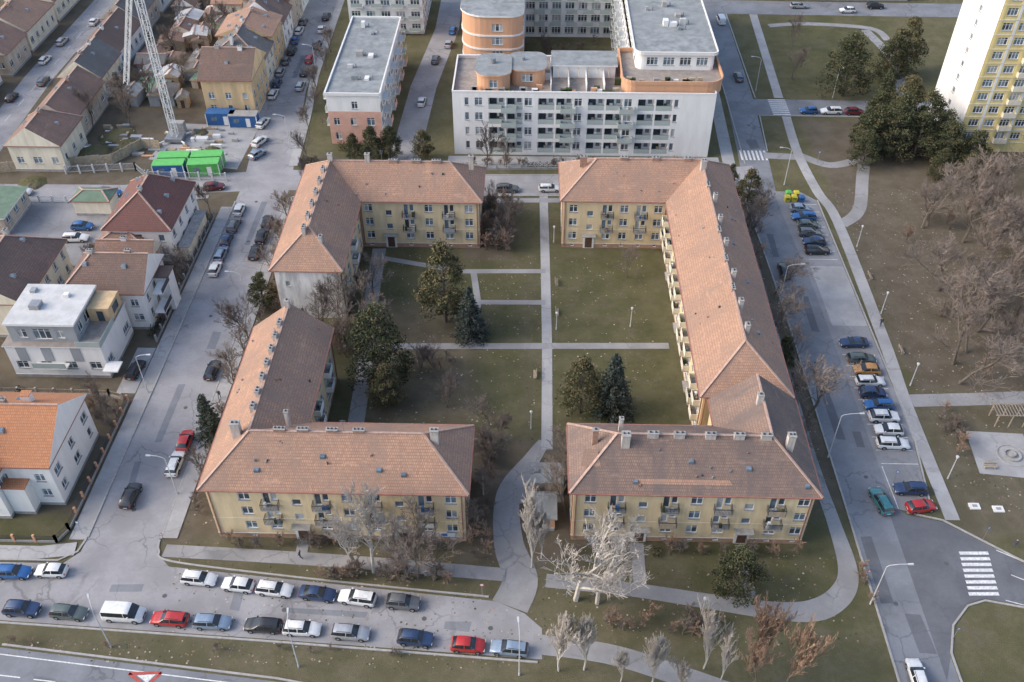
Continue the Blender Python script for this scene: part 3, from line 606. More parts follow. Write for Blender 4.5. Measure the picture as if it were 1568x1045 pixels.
# ------------------------------------------------------------ ground & roads
mb=MB(); mb.face([(-2500,-1500,0),(2500,-1500,0),(2500,3500,0),(-2500,3500,0)],'ground'); mb.obj('ground')
def offs(pts,w):
    l=[];r=[];n=len(pts)
    for i,p in enumerate(pts):
        a=Vector(pts[max(0,i-1)]);b_=Vector(pts[min(n-1,i+1)]); d=(b_-a).normalized(); k=Vector((-d.y,d.x))
        hw=(w[i] if isinstance(w,(list,tuple)) else w)/2
        l.append(Vector(p)+k*hw); r.append(Vector(p)-k*hw)
    return l,r
def smoothp(pts,n=6):
    out=[];P=[Vector(p) for p in pts]
    for i in range(len(P)-1):
        p0=P[max(0,i-1)];p1=P[i];p2=P[i+1];p3=P[min(len(P)-1,i+2)]
        for k in range(n):
            t=k/n; out.append(.5*((2*p1)+(p2-p0)*t+(2*p0-5*p1+4*p2-p3)*t*t+(3*p1-p0-3*p2+p3)*t**3))
    out.append(P[-1]); return [tuple(p) for p in out]
def strip(name,pts,w,z,m,raised=False,sm=False):
    if sm:
        if isinstance(w,list): w=[w[i]+(w[i+1]-w[i])*k/6 for i in range(len(w)-1) for k in range(6)]+[w[-1]]
        pts=smoothp(pts)
    l,r=offs(pts,w); mb=MB()
    for i in range(len(pts)-1):
        a,b_,c,d=r[i],r[i+1],l[i+1],l[i]
        mb.face([(a.x,a.y,z),(b_.x,b_.y,z),(c.x,c.y,z),(d.x,d.y,z)],m)
        if raised:
            mb.face([(a.x,a.y,0),(b_.x,b_.y,0),(b_.x,b_.y,z),(a.x,a.y,z)],m); mb.face([(c.x,c.y,0),(d.x,d.y,0),(d.x,d.y,z),(c.x,c.y,z)],m)
    return mb.obj(name)
def sheet(name,poly,z,m):
    mb=MB(); mb.face([(p[0],p[1],z) for p in poly],m); return mb.obj(name)
def kerb(pts,sm=False): strip('kerb',pts,.24,.13,'kerbstone',True,sm)
strip('road',[(-51.9,62),(-51.8,158),(-53.6,175),(-55.7,197),(-56.4,225),(-56.7,260),(-57,420)],[9.4,9.4,9.2,8.4,8,8,8],.010,'asphalt')
sheet('road',[(-180,69.4),(-57.5,69.4),(-54,69.6),(-45.4,69.3),(-14.7,66.3),(-3.5,65.2),(0,63.6),(2.1,61.6),(2.1,57.6),(-30.9,59.5),(-62.7,61.2),(-180,66)],.014,'asphalt')
sheet('road',[(-58.3,69.3),(-56.6,71.2),(-56.5,73),(-47.1,73),(-46.8,71.2),(-44.5,69)],.018,'asphalt')
strip('road',[(-200,70),(-61,53.6),(-28,50.1),(20,42),(120,20)],8,.022,'asphalt_east')
strip('road',[(46,-60),(46,80),(45.6,120),(45,140),(44,152),(45.3,172),(46.4,197),(46.9,232),(47.6,260),(49,420)],[6.8,6.8,6.6,6.6,6.2,6,6,6,6,6],.012,'asphalt_east')
sheet('road',[(48,82),(50.3,79.6),(54.7,78.5),(62.7,72.3),(80,64),(140,40),(140,31),(78,56.5),(61,66),(56,67),(53.6,66.2),(51,63.3),(49.6,59.5),(48,56)],.020,'asphalt_new')
strip('road',[(-200,154.6),(-104,154.6),(-79.5,154.8),(-62.7,158.4),(-49,160),(-9.6,158.8),(6,159.2),(40,162.7),(45,163.4)],[5,5,5,7,7.4,7.4,7.4,8,8],.016,'asphalt')
strip('road',[(45,192.4),(80,192),(140,190)],7.5,.018,'asphalt_east')
strip('road',[(44,248),(140,246.5),(240,245)],9,.020,'asphalt_east')
strip('road',[(-112,150),(-113.5,180),(-114.8,203),(-114.6,260),(-114,420)],7,.020,'asphalt')
strip('road',[(-26,166),(-25,200),(-22,232),(-22,262)],6,.02,'asphalt')
strip('road',[(39.8,166),(41,200),(42,250)],2.5,.03,'paving')
def patch(x,y,w,l,rot,z,m):
    c,s=math.cos(rot),math.sin(rot); mb=MB()
    mb.face([(x+u*c-v*s,y+u*s+v*c,z) for u,v in ((-w/2,-l/2),(w/2,-l/2+R.uniform(-.2,.2)),(w/2+R.uniform(-.2,.2),l/2),(-w/2,l/2+R.uniform(-.3,.3)))],m); mb.obj('road_patch')
for a in [(44.6,100,1.3,14,.02),(47.2,93,1.1,3,.0),(44.0,71,1.6,10,0),(46.8,62,2.0,5,.05),(46.2,121,1.2,9,0),(43.6,140,1.0,7,0),(46,176,2,4,.1)]: patch(*a,.0165,'asphalt_new')
for a in [(-52.5,96,1.0,12,0),(-50.2,112,1.4,4,0),(-51,145,1.0,14,0),(-53.9,84,.9,5,.1),(-55.5,210,1,12,0)]: patch(*a,.0140,'asphalt_east')
for a in [(-24,63.2,10,.9,-.06),(-8,61.8,3,1.2,-.05),(-49,66,4,1.2,0),(-35,64.6,1.2,2.6,0)]: patch(*a,.024,'asphalt_east')
for a in [(-30,159.6,14,1.0,0),(20,161,8,1.2,.1)]: patch(*a,.021,'asphalt_east')
sheet('parking_lot',[(48.9,80.6),(50.5,80.2),(53.7,81.8),(55.2,95),(54.6,155),(52,158),(47.0,158),(47.2,150),(48.2,131),(48.6,108)],.024,'lot')
sheet('parking_lot',[(49.2,118),(54.9,118),(54.8,134),(49.0,134)],.03,'paving')
sheet('parking_lot',[(-108,131),(-77,131),(-76,151),(-108,151)],.012,'lot')
sheet('pavement',[(-61.8,99.8),(-58.9,99.8),(-58.9,110),(-61.8,110)],.02,'paving')
sheet('pavement',[(-78,167),(-59,163.5),(-58.4,181),(-76,182)],.026,'paving')
sheet('pavement',[(-17,164.4),(38,166.8),(38,170.4),(-17,169.8)],.05,'paving')
strip('pavement',[(56,78.8),(56,100),(56.6,115),(57.0,148),(55.5,158),(54.6,172),(55.2,188)],1.9,.10,'paving',True,True)
strip('pavement',[(55.2,196.5),(56.2,220),(57.2,243)],2,.10,'paving',True,True)
strip('path',[(57,101),(66,101.5),(80,102.5),(110,106)],2.6,.03,'path'); strip('path',[(57.5,147),(62,152),(66,165),(70,176),(80,188),(86,214),(84,234)],2.4,.034,'path',sm=True)
strip('path',[(54.5,172),(60,168),(66,170)],2.2,.040,'path',sm=True); strip('path',[(47.5,171.5),(54.5,171)],2.4,.045,'path'); strip('path',[(60,236),(70,237.5),(85.5,235),(88,228)],2,.03,'path',sm=True)
strip('pavement',[(-45.9,73.5),(-45.8,110),(-45.8,154)],2.0,.11,'paving',True); strip('pavement',[(-57.7,73),(-57.6,100),(-57.6,150)],2.2,.11,'paving',True)
strip('pavement',[(-48,165),(-49,185),(-50.8,205),(-51.3,225),(-52,260)],1.8,.11,'paving',True); strip('pavement',[(-160,151.6),(-104,151.4),(-78,151.6),(-62,153.4)],1.2,.11,'paving',True)
strip('pavement',[(-58.9,183),(-60,200),(-60.6,250)],1.1,.11,'paving',True)
strip('pavement',[(-160,71),(-62,70.9),(-57.4,71.6)],2.0,.115,'paving',True)
strip('pavement',[(-46,71.6),(-30,70.9),(-16.8,70.1),(-2.5,69.0)],1.9,.09,'path',True,True)
strip('path',[(2.6,68.3),(13.3,67.2),(23.5,65.6),(31,64.6),(35.5,65),(38.9,67.4),(40.4,71),(40.3,78.1),(39.7,90),(39.4,120),(39.4,156)],[2,2,2.2,2.6,3,2.8,2.4,1.8,1.6,1.4,1.4],.05,'path',sm=True)
strip('path',[(1,59.6),(9.7,58.5),(17.1,56.2),(27,52.6),(43,47)],2.6,.028,'path',sm=True)
strip('path',[(-1.8,64.5),(-.6,68.5),(-2.2,74),(-2.4,82),(.6,88),(2.4,91.5)],[4.6,4.4,3.8,3.2,2.4,1.6],.034,'path',sm=True)
sheet('path',[(-3,80),(.4,80.4),(5,80.6),(5,86),(1.5,87),(-1,86)],.042,'path')
strip('path',[(14.3,74.2),(14.2,68)],1.6,.06,'path'); strip('path',[(27.4,74.2),(27.6,65.8)],1.2,.06,'path')
for x in (-28.5,-15.7): strip('path',[(x,73.8),(x,71.4)],1.5,.06,'path')
strip('path',[(2.8,90),(2.9,111),(2.7,131.5),(2.4,155.6)],1.6,.036,'paving'); strip('path',[(-24,111.2),(2.8,111.9),(22.2,112.4)],1.4,.044,'path')
strip('path',[(-10,122.6),(2.7,122.8)],1.2,.05,'path'); strip('path',[(-12,131.0),(2.7,131.4)],1.2,.05,'path'); strip('path',[(-9.8,131),(-8.6,122.6),(-8.9,111.6)],1.1,.056,'path')
strip('path',[(-27,137.4),(-26.4,120),(-25.2,105),(-24.8,90)],2.4,.03,'path'); strip('path',[(-27,134.8),(-12,131)],1.2,.058,'path',sm=True)
strip('path',[(-10,153.4),(6,153.8)],1.5,.05,'path')
kerb([(-47.0,73.4),(-47.0,152)]); kerb([(-56.5,73.4),(-56.5,152)]); kerb([(-47.1,73.2),(-46.7,71.6),(-44.6,70),(-30,68.2),(-14.7,66.7),(-4.4,65.8)],True)
kerb([(-56.6,73.2),(-57,71.2),(-59,69.8),(-160,69.8)]); kerb([(1.6,57.2),(-30.9,59.2),(-62.7,60.9),(-160,65)])
kerb([(42.55,40),(42.5,80),(42.2,120),(41.6,140),(41.0,152),(41.2,158)]); kerb([(49.55,40),(49.6,59.5),(51,63.2),(53.6,65.9),(56,66.7),(61,65.7),(78,56.2),(140,30.6)])
kerb([(50.3,80.0),(54.7,78.8),(62.7,72.6),(80,64.4),(140,40.4)]); kerb([(53.9,81.8),(55.4,95),(54.8,155)]); kerb([(-61,58.0),(-28,54.5),(20,46.4)]); kerb([(-9.6,162.6),(6,163.0),(38,166.6)]); kerb([(-44,156.2),(-9.6,155),(6,155.4),(39,158.4)])
kerb([(48.5,173),(49.5,188.3),(56,188.4),(80,188.2)]); kerb([(49.9,196.5),(50.2,243)]); kerb([(43.1,168),(43.4,197),(43.8,243)])
# markings
mb=MB()
def ln(x0,y0,x1,y1,w=.13,z=.034,m='white_line'):
    a=Vector((x0,y0));b_=Vector((x1,y1));d=(b_-a).normalized();k=Vector((-d.y,d.x))*w/2
    mb.face([(a.x-k.x,a.y-k.y,z),(b_.x-k.x,b_.y-k.y,z),(b_.x+k.x,b_.y+k.y,z),(a.x+k.x,a.y+k.y,z)],m)
for i in range(8): ln(54.3+.12*i,67.6+.86*i,58.0+.12*i,67.7+.86*i,.48)
for i in range(7): ln(42.9+.82*i,169.6,42.9+.82*i,173.4,.42,.03)
for i in range(8): ln(52.6,189.1+.95*i,56.4,189.1+.95*i,.45,.03)
y=88.5
while y<156:
    if not(115.5<y<135): ln(49.2,y,54.3,y,.11)
    y+=2.5
ln(60,74.2,66,70.6,.14); ln(49.4,80.6,49.2,88,.12); ln(58.5,66.8,66,64.4,.12); ln(60.5,70.5,72,64.5,.12)
for i in range(8): ln(-64+4.2*i,54.6-.43*i,-61.4+4.2*i,54.35-.43*i,.14,.034)
ln(-62,56.9,-28,53.3,.14,.034)
for a,b_ in (((-45,54.7),(-41.3,54.9)),((-41.3,54.9),(-42.6,53.2)),((-42.6,53.2),(-45,54.7))): ln(a[0],a[1],b_[0],b_[1],.35,.042,'red_line')
mb.face([(-44,54.5,.038),(-42.6,53.6,.038),(-41.9,54.7,.038)],'white_line')
for i in range(10): ln(-113.9,175+7*i,-113.9,178+7*i,.1,.03)
for i in range(8): ln(-107+2.5*i,134,-107+2.5*i,139,.1,.03)
mb.obj('road_markings')
mb=MB()
for x,y in [(-52,78),(-50.5,97),(-52.3,118),(-51,139),(-52.5,152),(-54,185),(-56,207),(-44,65),(-29,63.4),(-12,62.6),(-4,61.5),(45,66),(46.5,86),(44.6,109),(46,128),(44,160),(46.5,184),(53,72)]: mb.cyl(x,y,.012,.032,.3,.3,'manhole',10)
mb.obj('manhole_covers')
# ------------------------------------------------------------ cars
def car_mesh(kind,col):
    p='paint_'+col; mb=MB()
    if kind=='van': S=[(2.45,.80,.32,.7,.74,.7),(2.3,.90,.24,.9,.98,.8),(1.75,.96,.22,1.15,1.2,.86),(1.05,.97,.22,1.2,1.92,.82),(.45,.97,.22,1.2,1.98,.84),(.38,.97,.22,1.2,1.98,.84),(-1.0,.97,.22,1.2,1.98,.84),(-2.3,.96,.24,1.2,1.95,.82),(-2.42,.93,.3,1.15,1.75,.78)]; wh=(1.55,-1.55);r=.34; gl=(2,7)
    elif kind=='wagon': S=[(2.3,.66,.34,.6,.62,.6),(2.18,.82,.24,.70,.75,.7),(1.4,.89,.2,.88,.93,.78),(.98,.9,.2,.95,.98,.8),(.3,.9,.2,.97,1.42,.64),(-.33,.9,.2,.98,1.47,.66),(-.42,.9,.2,.98,1.47,.66),(-1.5,.89,.2,.99,1.45,.65),(-1.95,.88,.22,1.0,1.40,.62),(-2.2,.85,.24,.97,1.0,.76),(-2.3,.78,.34,.8,.84,.7)]; wh=(1.4,-1.38);r=.32; gl=(3,8)
    elif kind=='suv': S=[(2.2,.70,.42,.72,.74,.64),(2.1,.85,.32,.86,.92,.74),(1.45,.92,.28,1.02,1.07,.82),(.98,.93,.28,1.08,1.12,.84),(.4,.93,.28,1.1,1.60,.68),(-.3,.93,.28,1.1,1.66,.70),(-.39,.93,.28,1.1,1.66,.70),(-1.55,.92,.28,1.12,1.62,.68),(-2.05,.9,.3,1.12,1.18,.8),(-2.2,.84,.4,.95,.98,.76)]; wh=(1.36,-1.34);r=.36; gl=(3,7)
    elif kind=='sedan': S=[(2.3,.66,.34,.58,.6,.6),(2.18,.82,.24,.68,.73,.7),(1.4,.89,.2,.86,.9,.78),(.95,.9,.2,.93,.96,.8),(.2,.9,.2,.94,1.38,.62),(-.4,.9,.2,.95,1.42,.64),(-.49,.9,.2,.95,1.42,.64),(-1.05,.9,.2,.96,1.36,.61),(-1.72,.88,.22,.97,1.0,.78),(-2.2,.84,.25,.93,.96,.76),(-2.3,.78,.34,.8,.82,.7)]; wh=(1.4,-1.36);r=.32; gl=(3,7)
    else: S=[(2.03,.66,.34,.62,.64,.6),(1.92,.80,.24,.74,.79,.7),(1.3,.87,.2,.89,.94,.76),(.92,.88,.2,.96,.99,.78),(.3,.88,.2,.98,1.44,.64),(-.33,.88,.2,.99,1.50,.66),(-.42,.88,.2,.99,1.50,.66),(-1.35,.87,.2,1.0,1.45,.63),(-1.85,.85,.22,1.0,1.05,.74),(-2.0,.80,.3,.84,.88,.7)]; wh=(1.24,-1.26);r=.31; gl=(3,7)
    for (x,w,zb,be,rf,wr) in S:
        h=[(w*.9,zb),(w,zb+.14),(w*1.0,be-.14),(w*.95,be),(wr,rf-.05 if rf-be>.2 else be+(rf-be)*.5),(wr*.72,rf),(0,rf+.025)]
        mb.v.extend([(x,-y_,z_) for y_,z_ in h]+[(x,y_,z_) for y_,z_ in reversed(h[:-1])])
    n=13
    for i in range(len(S)-1):
        for j in range(n-1):
            a=i*n+j; jj=j if j<6 else 11-j
            m=p
            if gl[0]<=i<=gl[1]:
                hi0=S[i][4]-S[i][3]>.2; hi1=S[i+1][4]-S[i+1][3]>.2
                if hi0 and hi1:
                    if jj==3: m='carglass'
                    if abs(S[i][0]-S[i+1][0])<.12: m=p
                elif hi0!=hi1: m='carglass' if jj in(3,4,5) else p
            if kind=='van' and i>=6 and jj==3: m='carglass' if i==6 else p
            if jj==0: m='trim_black'
            mb.f.append((a+n,a+n+1,a+1,a)); mb.m.append(mb.mi(m))
    mb.f.append(tuple(range(n))); mb.m.append(mb.mi(p)); mb.f.append(tuple(reversed(range((len(S)-1)*n,len(S)*n)))); mb.m.append(mb.mi(p))
    for i in range(len(S)-1): mb.f.append((i*n,i*n+n-1,(i+1)*n+n-1,(i+1)*n)); mb.m.append(mb.mi('trim_black'))
    L0=S[0][0];L1=S[-1][0]; w=S[2][1]
    for wx in wh:
        for sg in (-1,1):
            k=12; y0=sg*(w-.17);y1=sg*(w+.025)
            A=[(wx+r*math.cos(t*2*math.pi/k),y0,r+r*math.sin(t*2*math.pi/k)) for t in range(k)];B=[(q[0],y1,q[2]) for q in A]
            for t in range(k): mb.face([A[t],A[(t+1)%k],B[(t+1)%k],B[t]],'tyre')
            mb.face(B,'tyre'); mb.face([(wx+.62*(q[0]-wx),y1+sg*.006,r+.62*(q[2]-r)) for q in B],'hub')
            mb.face([(wx+(r+.07)*math.cos(math.radians(a)),sg*(w+.008),r+(r+.07)*math.sin(math.radians(a))) for a in range(0,181,20)],'trim_black')
    zb=S[1][3]
    for sg in (-1,1):
        mb.box(L0-.22,L0+.0,sg*.62-.17,sg*.62+.17,zb-.18,zb-.02,'headlight'); mb.box(L1-.02,L1+.12,sg*.68-.1,sg*.68+.1,S[-1][3]-.22,S[-1][3]+.05,'redlight')
        mb.box(S[3][0]-.25,S[3][0]-.08,sg*(w+.02)-.09,sg*(w+.02)+.09,S[3][3]-.02,S[3][3]+.13,p)
    mb.box(L0-.04,L0+.015,-.45,.45,.38,zb-.15,'trim_black'); mb.box(L0+.016,L0+.03,-.25,.25,.4,.5,'plate'); mb.box(L1-.03,L1-.005,-.25,.25,.55,.66,'plate')
    if kind in('wagon','suv'):
        for sg in (-1,1): mb.beam((.2,sg*S[5][5]*.86,S[5][4]+.03),(-1.5,sg*S[5][5]*.86,S[5][4]+.01),.04,.05,'trim_black')
    return mb.mesh('car',False,42)
CM={}
def car(x,y,rot,kind,col):
    k=(kind,col)
    if k not in CM: CM[k]=car_mesh(kind,col)
    s=R.uniform(.93,1.0); inst(CM[k],'parked_van' if kind=='van' else 'parked_car',(x,y,.026),math.radians(rot+R.uniform(-2,2)),(s,s,s*R.uniform(.98,1.03)))
for x,y,r,k,c in [(-63.6,67.6,0,'wagon','blue'),(-58.9,67.9,180,'hatch','white'),(-40.2,67.2,-5,'wagon','white'),(-35.2,66.4,175,'hatch','white'),(-30.6,65.9,-5,'wagon','white'),(-25.2,65.4,-6,'sedan','navy'),(-20.3,64.9,174,'wagon','white'),(-14.7,64.4,-5,'suv','grey'),
 (-60.3,62.4,-3,'suv','navy'),(-54.5,62.1,-3,'wagon','dgreen'),(-47.8,62.0,-3,'van','white'),(-42.2,61.5,177,'wagon','red'),(-37.0,61.2,-3,'wagon','lblue'),(-30.9,60.9,177,'wagon','black'),(-26.2,60.6,-3,'wagon','white'),(-20.4,60.2,-3,'wagon','silver'),(-12.7,59.6,-4,'suv','navy'),(-6.5,58.9,-4,'hatch','red'),(-1.7,58.6,176,'wagon','lblue'),(-28.8,52.0,-6,'suv','white'),
 (-52.9,79.9,90,'suv','black'),(-48.6,85.7,90,'wagon','white'),(-48.4,89.9,90,'hatch','red'),(-48.4,104.6,88,'wagon','black'),(-60.2,104.4,80,'wagon','black'),(-54.6,130,90,'hatch','white'),(-54.7,134.4,90,'wagon','lblue'),(-54.8,138.8,90,'hatch','navy'),(-54.6,143.4,90,'wagon','grey'),(-54.8,148.4,90,'hatch','white'),(-48.7,135.2,90,'wagon','black'),(-48.6,139.9,90,'suv','black'),(-48.7,144.6,90,'hatch','black'),
 (-56.6,173.9,70,'wagon','white'),(-56.0,168.7,60,'hatch','lblue'),(-57.7,181.7,80,'wagon','white'),(-58.3,194.9,90,'wagon','white'),(-58.6,200.2,90,'hatch','navy'),(-59,206,90,'wagon','silver'),(-58.9,211.8,90,'hatch','grey'),(-58.6,217.4,90,'wagon','black'),(-59,223.4,90,'hatch','blue'),(-59,229,90,'wagon','white'),(-59,234.6,90,'sedan','grey'),
 (-53.4,206,90,'hatch','black'),(-53.5,213,90,'wagon','red'),(-53.2,221,90,'suv','grey'),(-53.6,230,90,'hatch','white'),(-53.0,199,90,'wagon','silver'),(-53.7,238,90,'wagon','black'),
 (-61.6,156.2,8,'hatch','maroon'),(-81.2,153.6,0,'wagon','blue'),(-82.2,138.6,3,'wagon','white'),(-82.3,142.3,3,'hatch','blue'),(-98.3,153.6,0,'hatch','white'),(-116.3,221.4,90,'wagon','silver'),(-112.6,233.2,90,'hatch','white'),(-112.5,200,90,'wagon','grey'),(-93.1,137.6,0,'hatch','red'),(-116.4,192,90,'hatch','black'),(-116.5,211,90,'wagon','white'),
 (3.6,157.2,2,'wagon','white'),(-4.6,156.9,2,'wagon','grey'),(-23.3,213.4,84,'wagon','grey'),(-20.4,230.2,88,'wagon','blue'),(-20.8,222,86,'hatch','silver'),(-24.6,192,86,'hatch','white'),(44,131.9,90,'wagon','black'),(47.2,81.4,100,'wagon','teal'),(51.7,83.6,178,'wagon','navy'),(52.2,80.6,10,'hatch','red'),(44.6,56.2,90,'wagon','white'),
 (51.6,91.8,0,'wagon','white'),(51.7,94.4,180,'hatch','white'),(51.7,97.0,0,'suv','white'),(51.7,99.5,180,'wagon','blue'),(51.4,102,0,'hatch','navy'),(51.7,104.5,0,'wagon','white'),(51.8,107.0,180,'hatch','orange'),(51.6,109.5,0,'wagon','dgreen'),(51.4,113.3,180,'sedan','navy'),(51,138,0,'wagon','black'),(51,140.6,180,'hatch','navy'),(50.9,143.4,0,'wagon','grey'),(51,146.0,0,'hatch','dgreen'),(50.8,148.6,180,'wagon','blue'),(50.7,151.3,0,'hatch','lblue'),
 (60.4,189.9,180,'hatch','blue'),(65.2,189.8,180,'wagon','white'),(70.2,189.7,0,'hatch','maroon'),(48,238,92,'van','white'),(47.6,206,90,'wagon','grey'),(70,247.8,0,'wagon','silver'),(82,245,180,'hatch','white'),(90,248,0,'suv','black')]:
    car(x,y,r,k,c)
for x,y,m in ((48.9,154.6,'bin_yellow'),(50.2,154.7,'bin_yellow'),(51.6,154.6,'blue_paint'),(49.4,156.2,'green_paint'),(50.9,156.1,'bin_yellow')):
    mb=MB(); mb.hexa([(-.45,-.45,.03),(.45,-.45,.03),(.45,.45,.03),(-.45,.45,.03),(-.52,-.52,1.05),(.52,-.52,1.05),(.52,.52,1.05),(-.52,.52,1.05)],m); mb.hexa([(-.55,-.55,1.06),(.55,-.55,1.06),(.55,.55,1.06),(-.55,.55,1.06),(-.35,-.3,1.3),(.35,-.3,1.3),(.35,.35,1.33),(-.35,.35,1.33)],m); mb.box(-.3,.3,-.56,-.5,.75,.9,'trim_black'); mb.obj('recycling_bin',loc=(x,y,0))
# ------------------------------------------------------------ street lamps
def lamp(x,y,h,ang,arm=1.8):
    mb=MB(); mb.cyl(0,0,0,.5,.12,.11,'lampgrey'); mb.cyl(0,0,.5,h-.4,.08,.05,'lampgrey')
    if arm>0:
        pts=[(0,h-.4),(.25,h-.1),(arm*.5,h+.15),(arm,h+.25)]
        for i in range(3): mb.beam((pts[i][0],0,pts[i][1]),(pts[i+1][0],0,pts[i+1][1]),.07,.07,'lampgrey')
        mb.hexa([(arm-.1,-.1,h+.18),(arm+.55,-.13,h+.22),(arm+.55,.13,h+.22),(arm-.1,.1,h+.18),(arm-.1,-.08,h+.3),(arm+.5,-.1,h+.36),(arm+.5,.1,h+.36),(arm-.1,.08,h+.3)],'lampgrey')
    else:
        mb.cyl(0,0,h-.45,h-.1,.1,.2,'trim_white'); mb.cyl(0,0,h-.1,h+.05,.24,.1,'lampgrey')
    mb.obj('street_lamp',False,(x,y,0),math.radians(ang))
for a in [(-47,80.8,7.5,180),(42.1,89.5,8.6,0,2.4),(41.9,65.9,8,0,2.4),(-48.2,58,7.5,120),(-25.8,56,8.2,100),(-.5,55.6,8,95),(49.5,160.4,8,180),(67.3,197,8,-90),(41.6,123.5,8,0,2.2),(57.9,121.2,4.6,0,0),(57.8,104.3,4.6,0,0),(21.2,63.8,3.8,0,0),(16.4,117,4,0,0),(-5.8,81.7,3.6,0,0),(4.4,116,3.6,0,0),(-46.6,120,7.5,180),(-50,172,7.5,180),(58.6,140,4.6,0,0),(50.6,200,8,180),(62.5,60,7,200),(-57,100,7.5,0),(0.5,94,3.6,0,0),(-50.4,205,7.5,180),(4.2,140,3.6,0,0),(57.6,86,4.6,0,0)]: lamp(*a)
def sign(x,y,m,ang=0,shape='round'):
    mb=MB(); mb.cyl(0,0,0,2.6,.035,.035,'steel',6)
    k=12 if shape=='round' else (4 if shape=='sq' else 3); of=math.pi/4 if k==4 else math.pi/2
    A=[(.32*math.cos(of+2*math.pi*t/k),-.05,2.4+.32*math.sin(of+2*math.pi*t/k)) for t in range(k)]; mb.face(A,m); mb.face([(q[0],-.03,q[2]) for q in reversed(A)],'steel'); mb.face([(q[0]*.65,-.054,2.4+(q[2]-2.4)*.65) for q in A],'poster_white'); mb.obj('traffic_sign',False,(x,y,0),math.radians(ang))
for a in [(-5.2,65.9,'poster_red'),(50.3,61.3,'poster_blue',10,'sq'),(42,69,'poster_red',0,'tri'),(58.9,75.9,'poster_blue',20,'sq'),(-46.1,72.4,'poster_red',0,'tri'),(49.9,85,'poster_blue',0,'sq'),(-57.4,74,'poster_blue',0,'sq'),(57.8,169,'poster_blue',0,'sq')]: sign(*a)
# ------------------------------------------------------------ crane
def lattice(mb,a,b,w,m,step=1.6):
    a=Vector(a);b=Vector(b);d=(b-a);L=d.length;d.normalize(); u=d.cross(Vector((0,1,0))).normalized()*w/2; v=d.cross(u).normalized()*w/2
    C=[u+v,u-v,-u-v,-u+v]
    for c in C: mb.beam(a+c,b+c,.14,.14,m)
    n=int(L/step)
    for i in range(n):
        p=a+d*(L*i/n);q=a+d*(L*(i+1)/n)
        for k in range(4):
            c0,c1=C[k],C[(k+1)%4]
            if i%2: c0,c1=c1,c0
            mb.beam(p+c0,q+c1,.07,.07,m); mb.beam(p+C[k],p+C[(k+1)%4],.06,.06,m)
mb=MB(); lattice(mb,(-74.5,174.7,1.2),(-74.5,174.7,36),1.2,'cranewhite'); lattice(mb,(-75.4,175.6,34),(-82.4,176.5,12),.8,'cranewhite',1.2)
lattice(mb,(-74.5,174.7,36),(-80,210,40),1,'cranewhite',1.6)
mb.box(-76.3,-72.7,173,176.4,.5,1.2,'steel')
for x in (-77.2,-71.8):
    for y in (172.2,177.2): mb.box(x-.4,x+.4,y-.4,y+.4,0,.5,'wood'); mb.beam((x,y,.7),(-74.5,174.7,.9),.25,.25,'cranewhite')
mb.box(-76,-73,176.5,178,.6,3,'concrete'); mb.obj('construction_crane')
def container(x,y,rot,m,roof):
    mb=MB()
    mb.box(-3,3,-1.22,1.22,.15,2.7,m)
    for i in range(24): 
        xx=-2.9+i*.25; mb.box(xx,xx+.12,-1.26,-1.22,.3,2.55,m); mb.box(xx,xx+.12,1.22,1.26,.3,2.55,m)
    mb.box(-3.05,3.05,-1.28,1.28,2.7,2.85,roof); mb.box(-1.9,-.7,-1.275,-1.262,1.2,2.1,'glass_b'); mb.box(.7,1.6,-1.275,-1.262,.2,2.2,'trim_white')
    for sx in (-3,3):
        for sy in (-1.22,1.22): mb.box(sx-.08,sx+.08,sy-.08,sy+.08,0,2.7,'trim_white')
    mb.obj('site_container',loc=(x,y,0),rot=math.radians(rot))
for a in [(-71.6,161.4,4,'blue_paint','green_paint'),(-71.4,164.4,4,'green_paint','green_paint'),(-64.8,161.9,6,'green_paint','green_paint'),(-64.9,164.9,6,'green_paint','green_paint'),(-61.6,181.6,0,'blue_paint','concrete'),(-66.6,182.4,0,'blue_paint','blue_paint')]: container(*a)
mb=MB(); pts=[(-112,160),(-96,163.2),(-84.5,165.0),(-80.5,171.5),(-76.5,170.8)]
for i in range(len(pts)-1):
    a=Vector(pts[i]);b_=Vector(pts[i+1]);L=(b_-a).length;n=int(L/2)
    for k in range(n):
        p=a.lerp(b_,k/n);q=a.lerp(b_,(k+.96)/n); mb.beam((p.x,p.y,1.1),(q.x,q.y,1.1),.12,2.2,'wood')
        mb.beam((p.x,p.y,0),(p.x,p.y,2.4),.18,.18,'concrete')
mb.obj('hoarding_fence')
def fence(pts,h=1.2,m='darkmetal',post='concrete',step=2.5,base=True):
    mb=MB()
    for i in range(len(pts)-1):
        a=Vector(pts[i]);b_=Vector(pts[i+1]);L=(b_-a).length;n=max(1,int(L/step))
        if base: mb.beam((a.x,a.y,.2),(b_.x,b_.y,.2),.22,.4,'concrete')
        mb.beam((a.x,a.y,h-.08),(b_.x,b_.y,h-.08),.05,.06,m); mb.beam((a.x,a.y,.5),(b_.x,b_.y,.5),.05,.06,m)
        for k in range(n+1):
            p=a.lerp(b_,k/n); mb.box(p.x-.14,p.x+.14,p.y-.14,p.y+.14,0,h+.12,post)
        nb=int(L/.25)
        for k in range(nb): p=a.lerp(b_,(k+.5)/nb); mb.beam((p.x,p.y,.4),(p.x,p.y,h-.05),.035,.035,m)
    mb.obj('garden_fence',False)
fence([(-90,72.6),(-60.2,72.6),(-59.3,74.5),(-59.3,98)],1.3,'darkmetal','wall_orange'); fence([(-59.2,111.5),(-59.2,146)],1.3); fence([(-104,150.8),(-86,150.8)],1.4,'lampgrey','lampgrey',base=False)
fence([(-92.5,161),(-79,162.6),(-76,159.6),(-60,159.2)],1.8,'lampgrey','lampgrey',base=False)
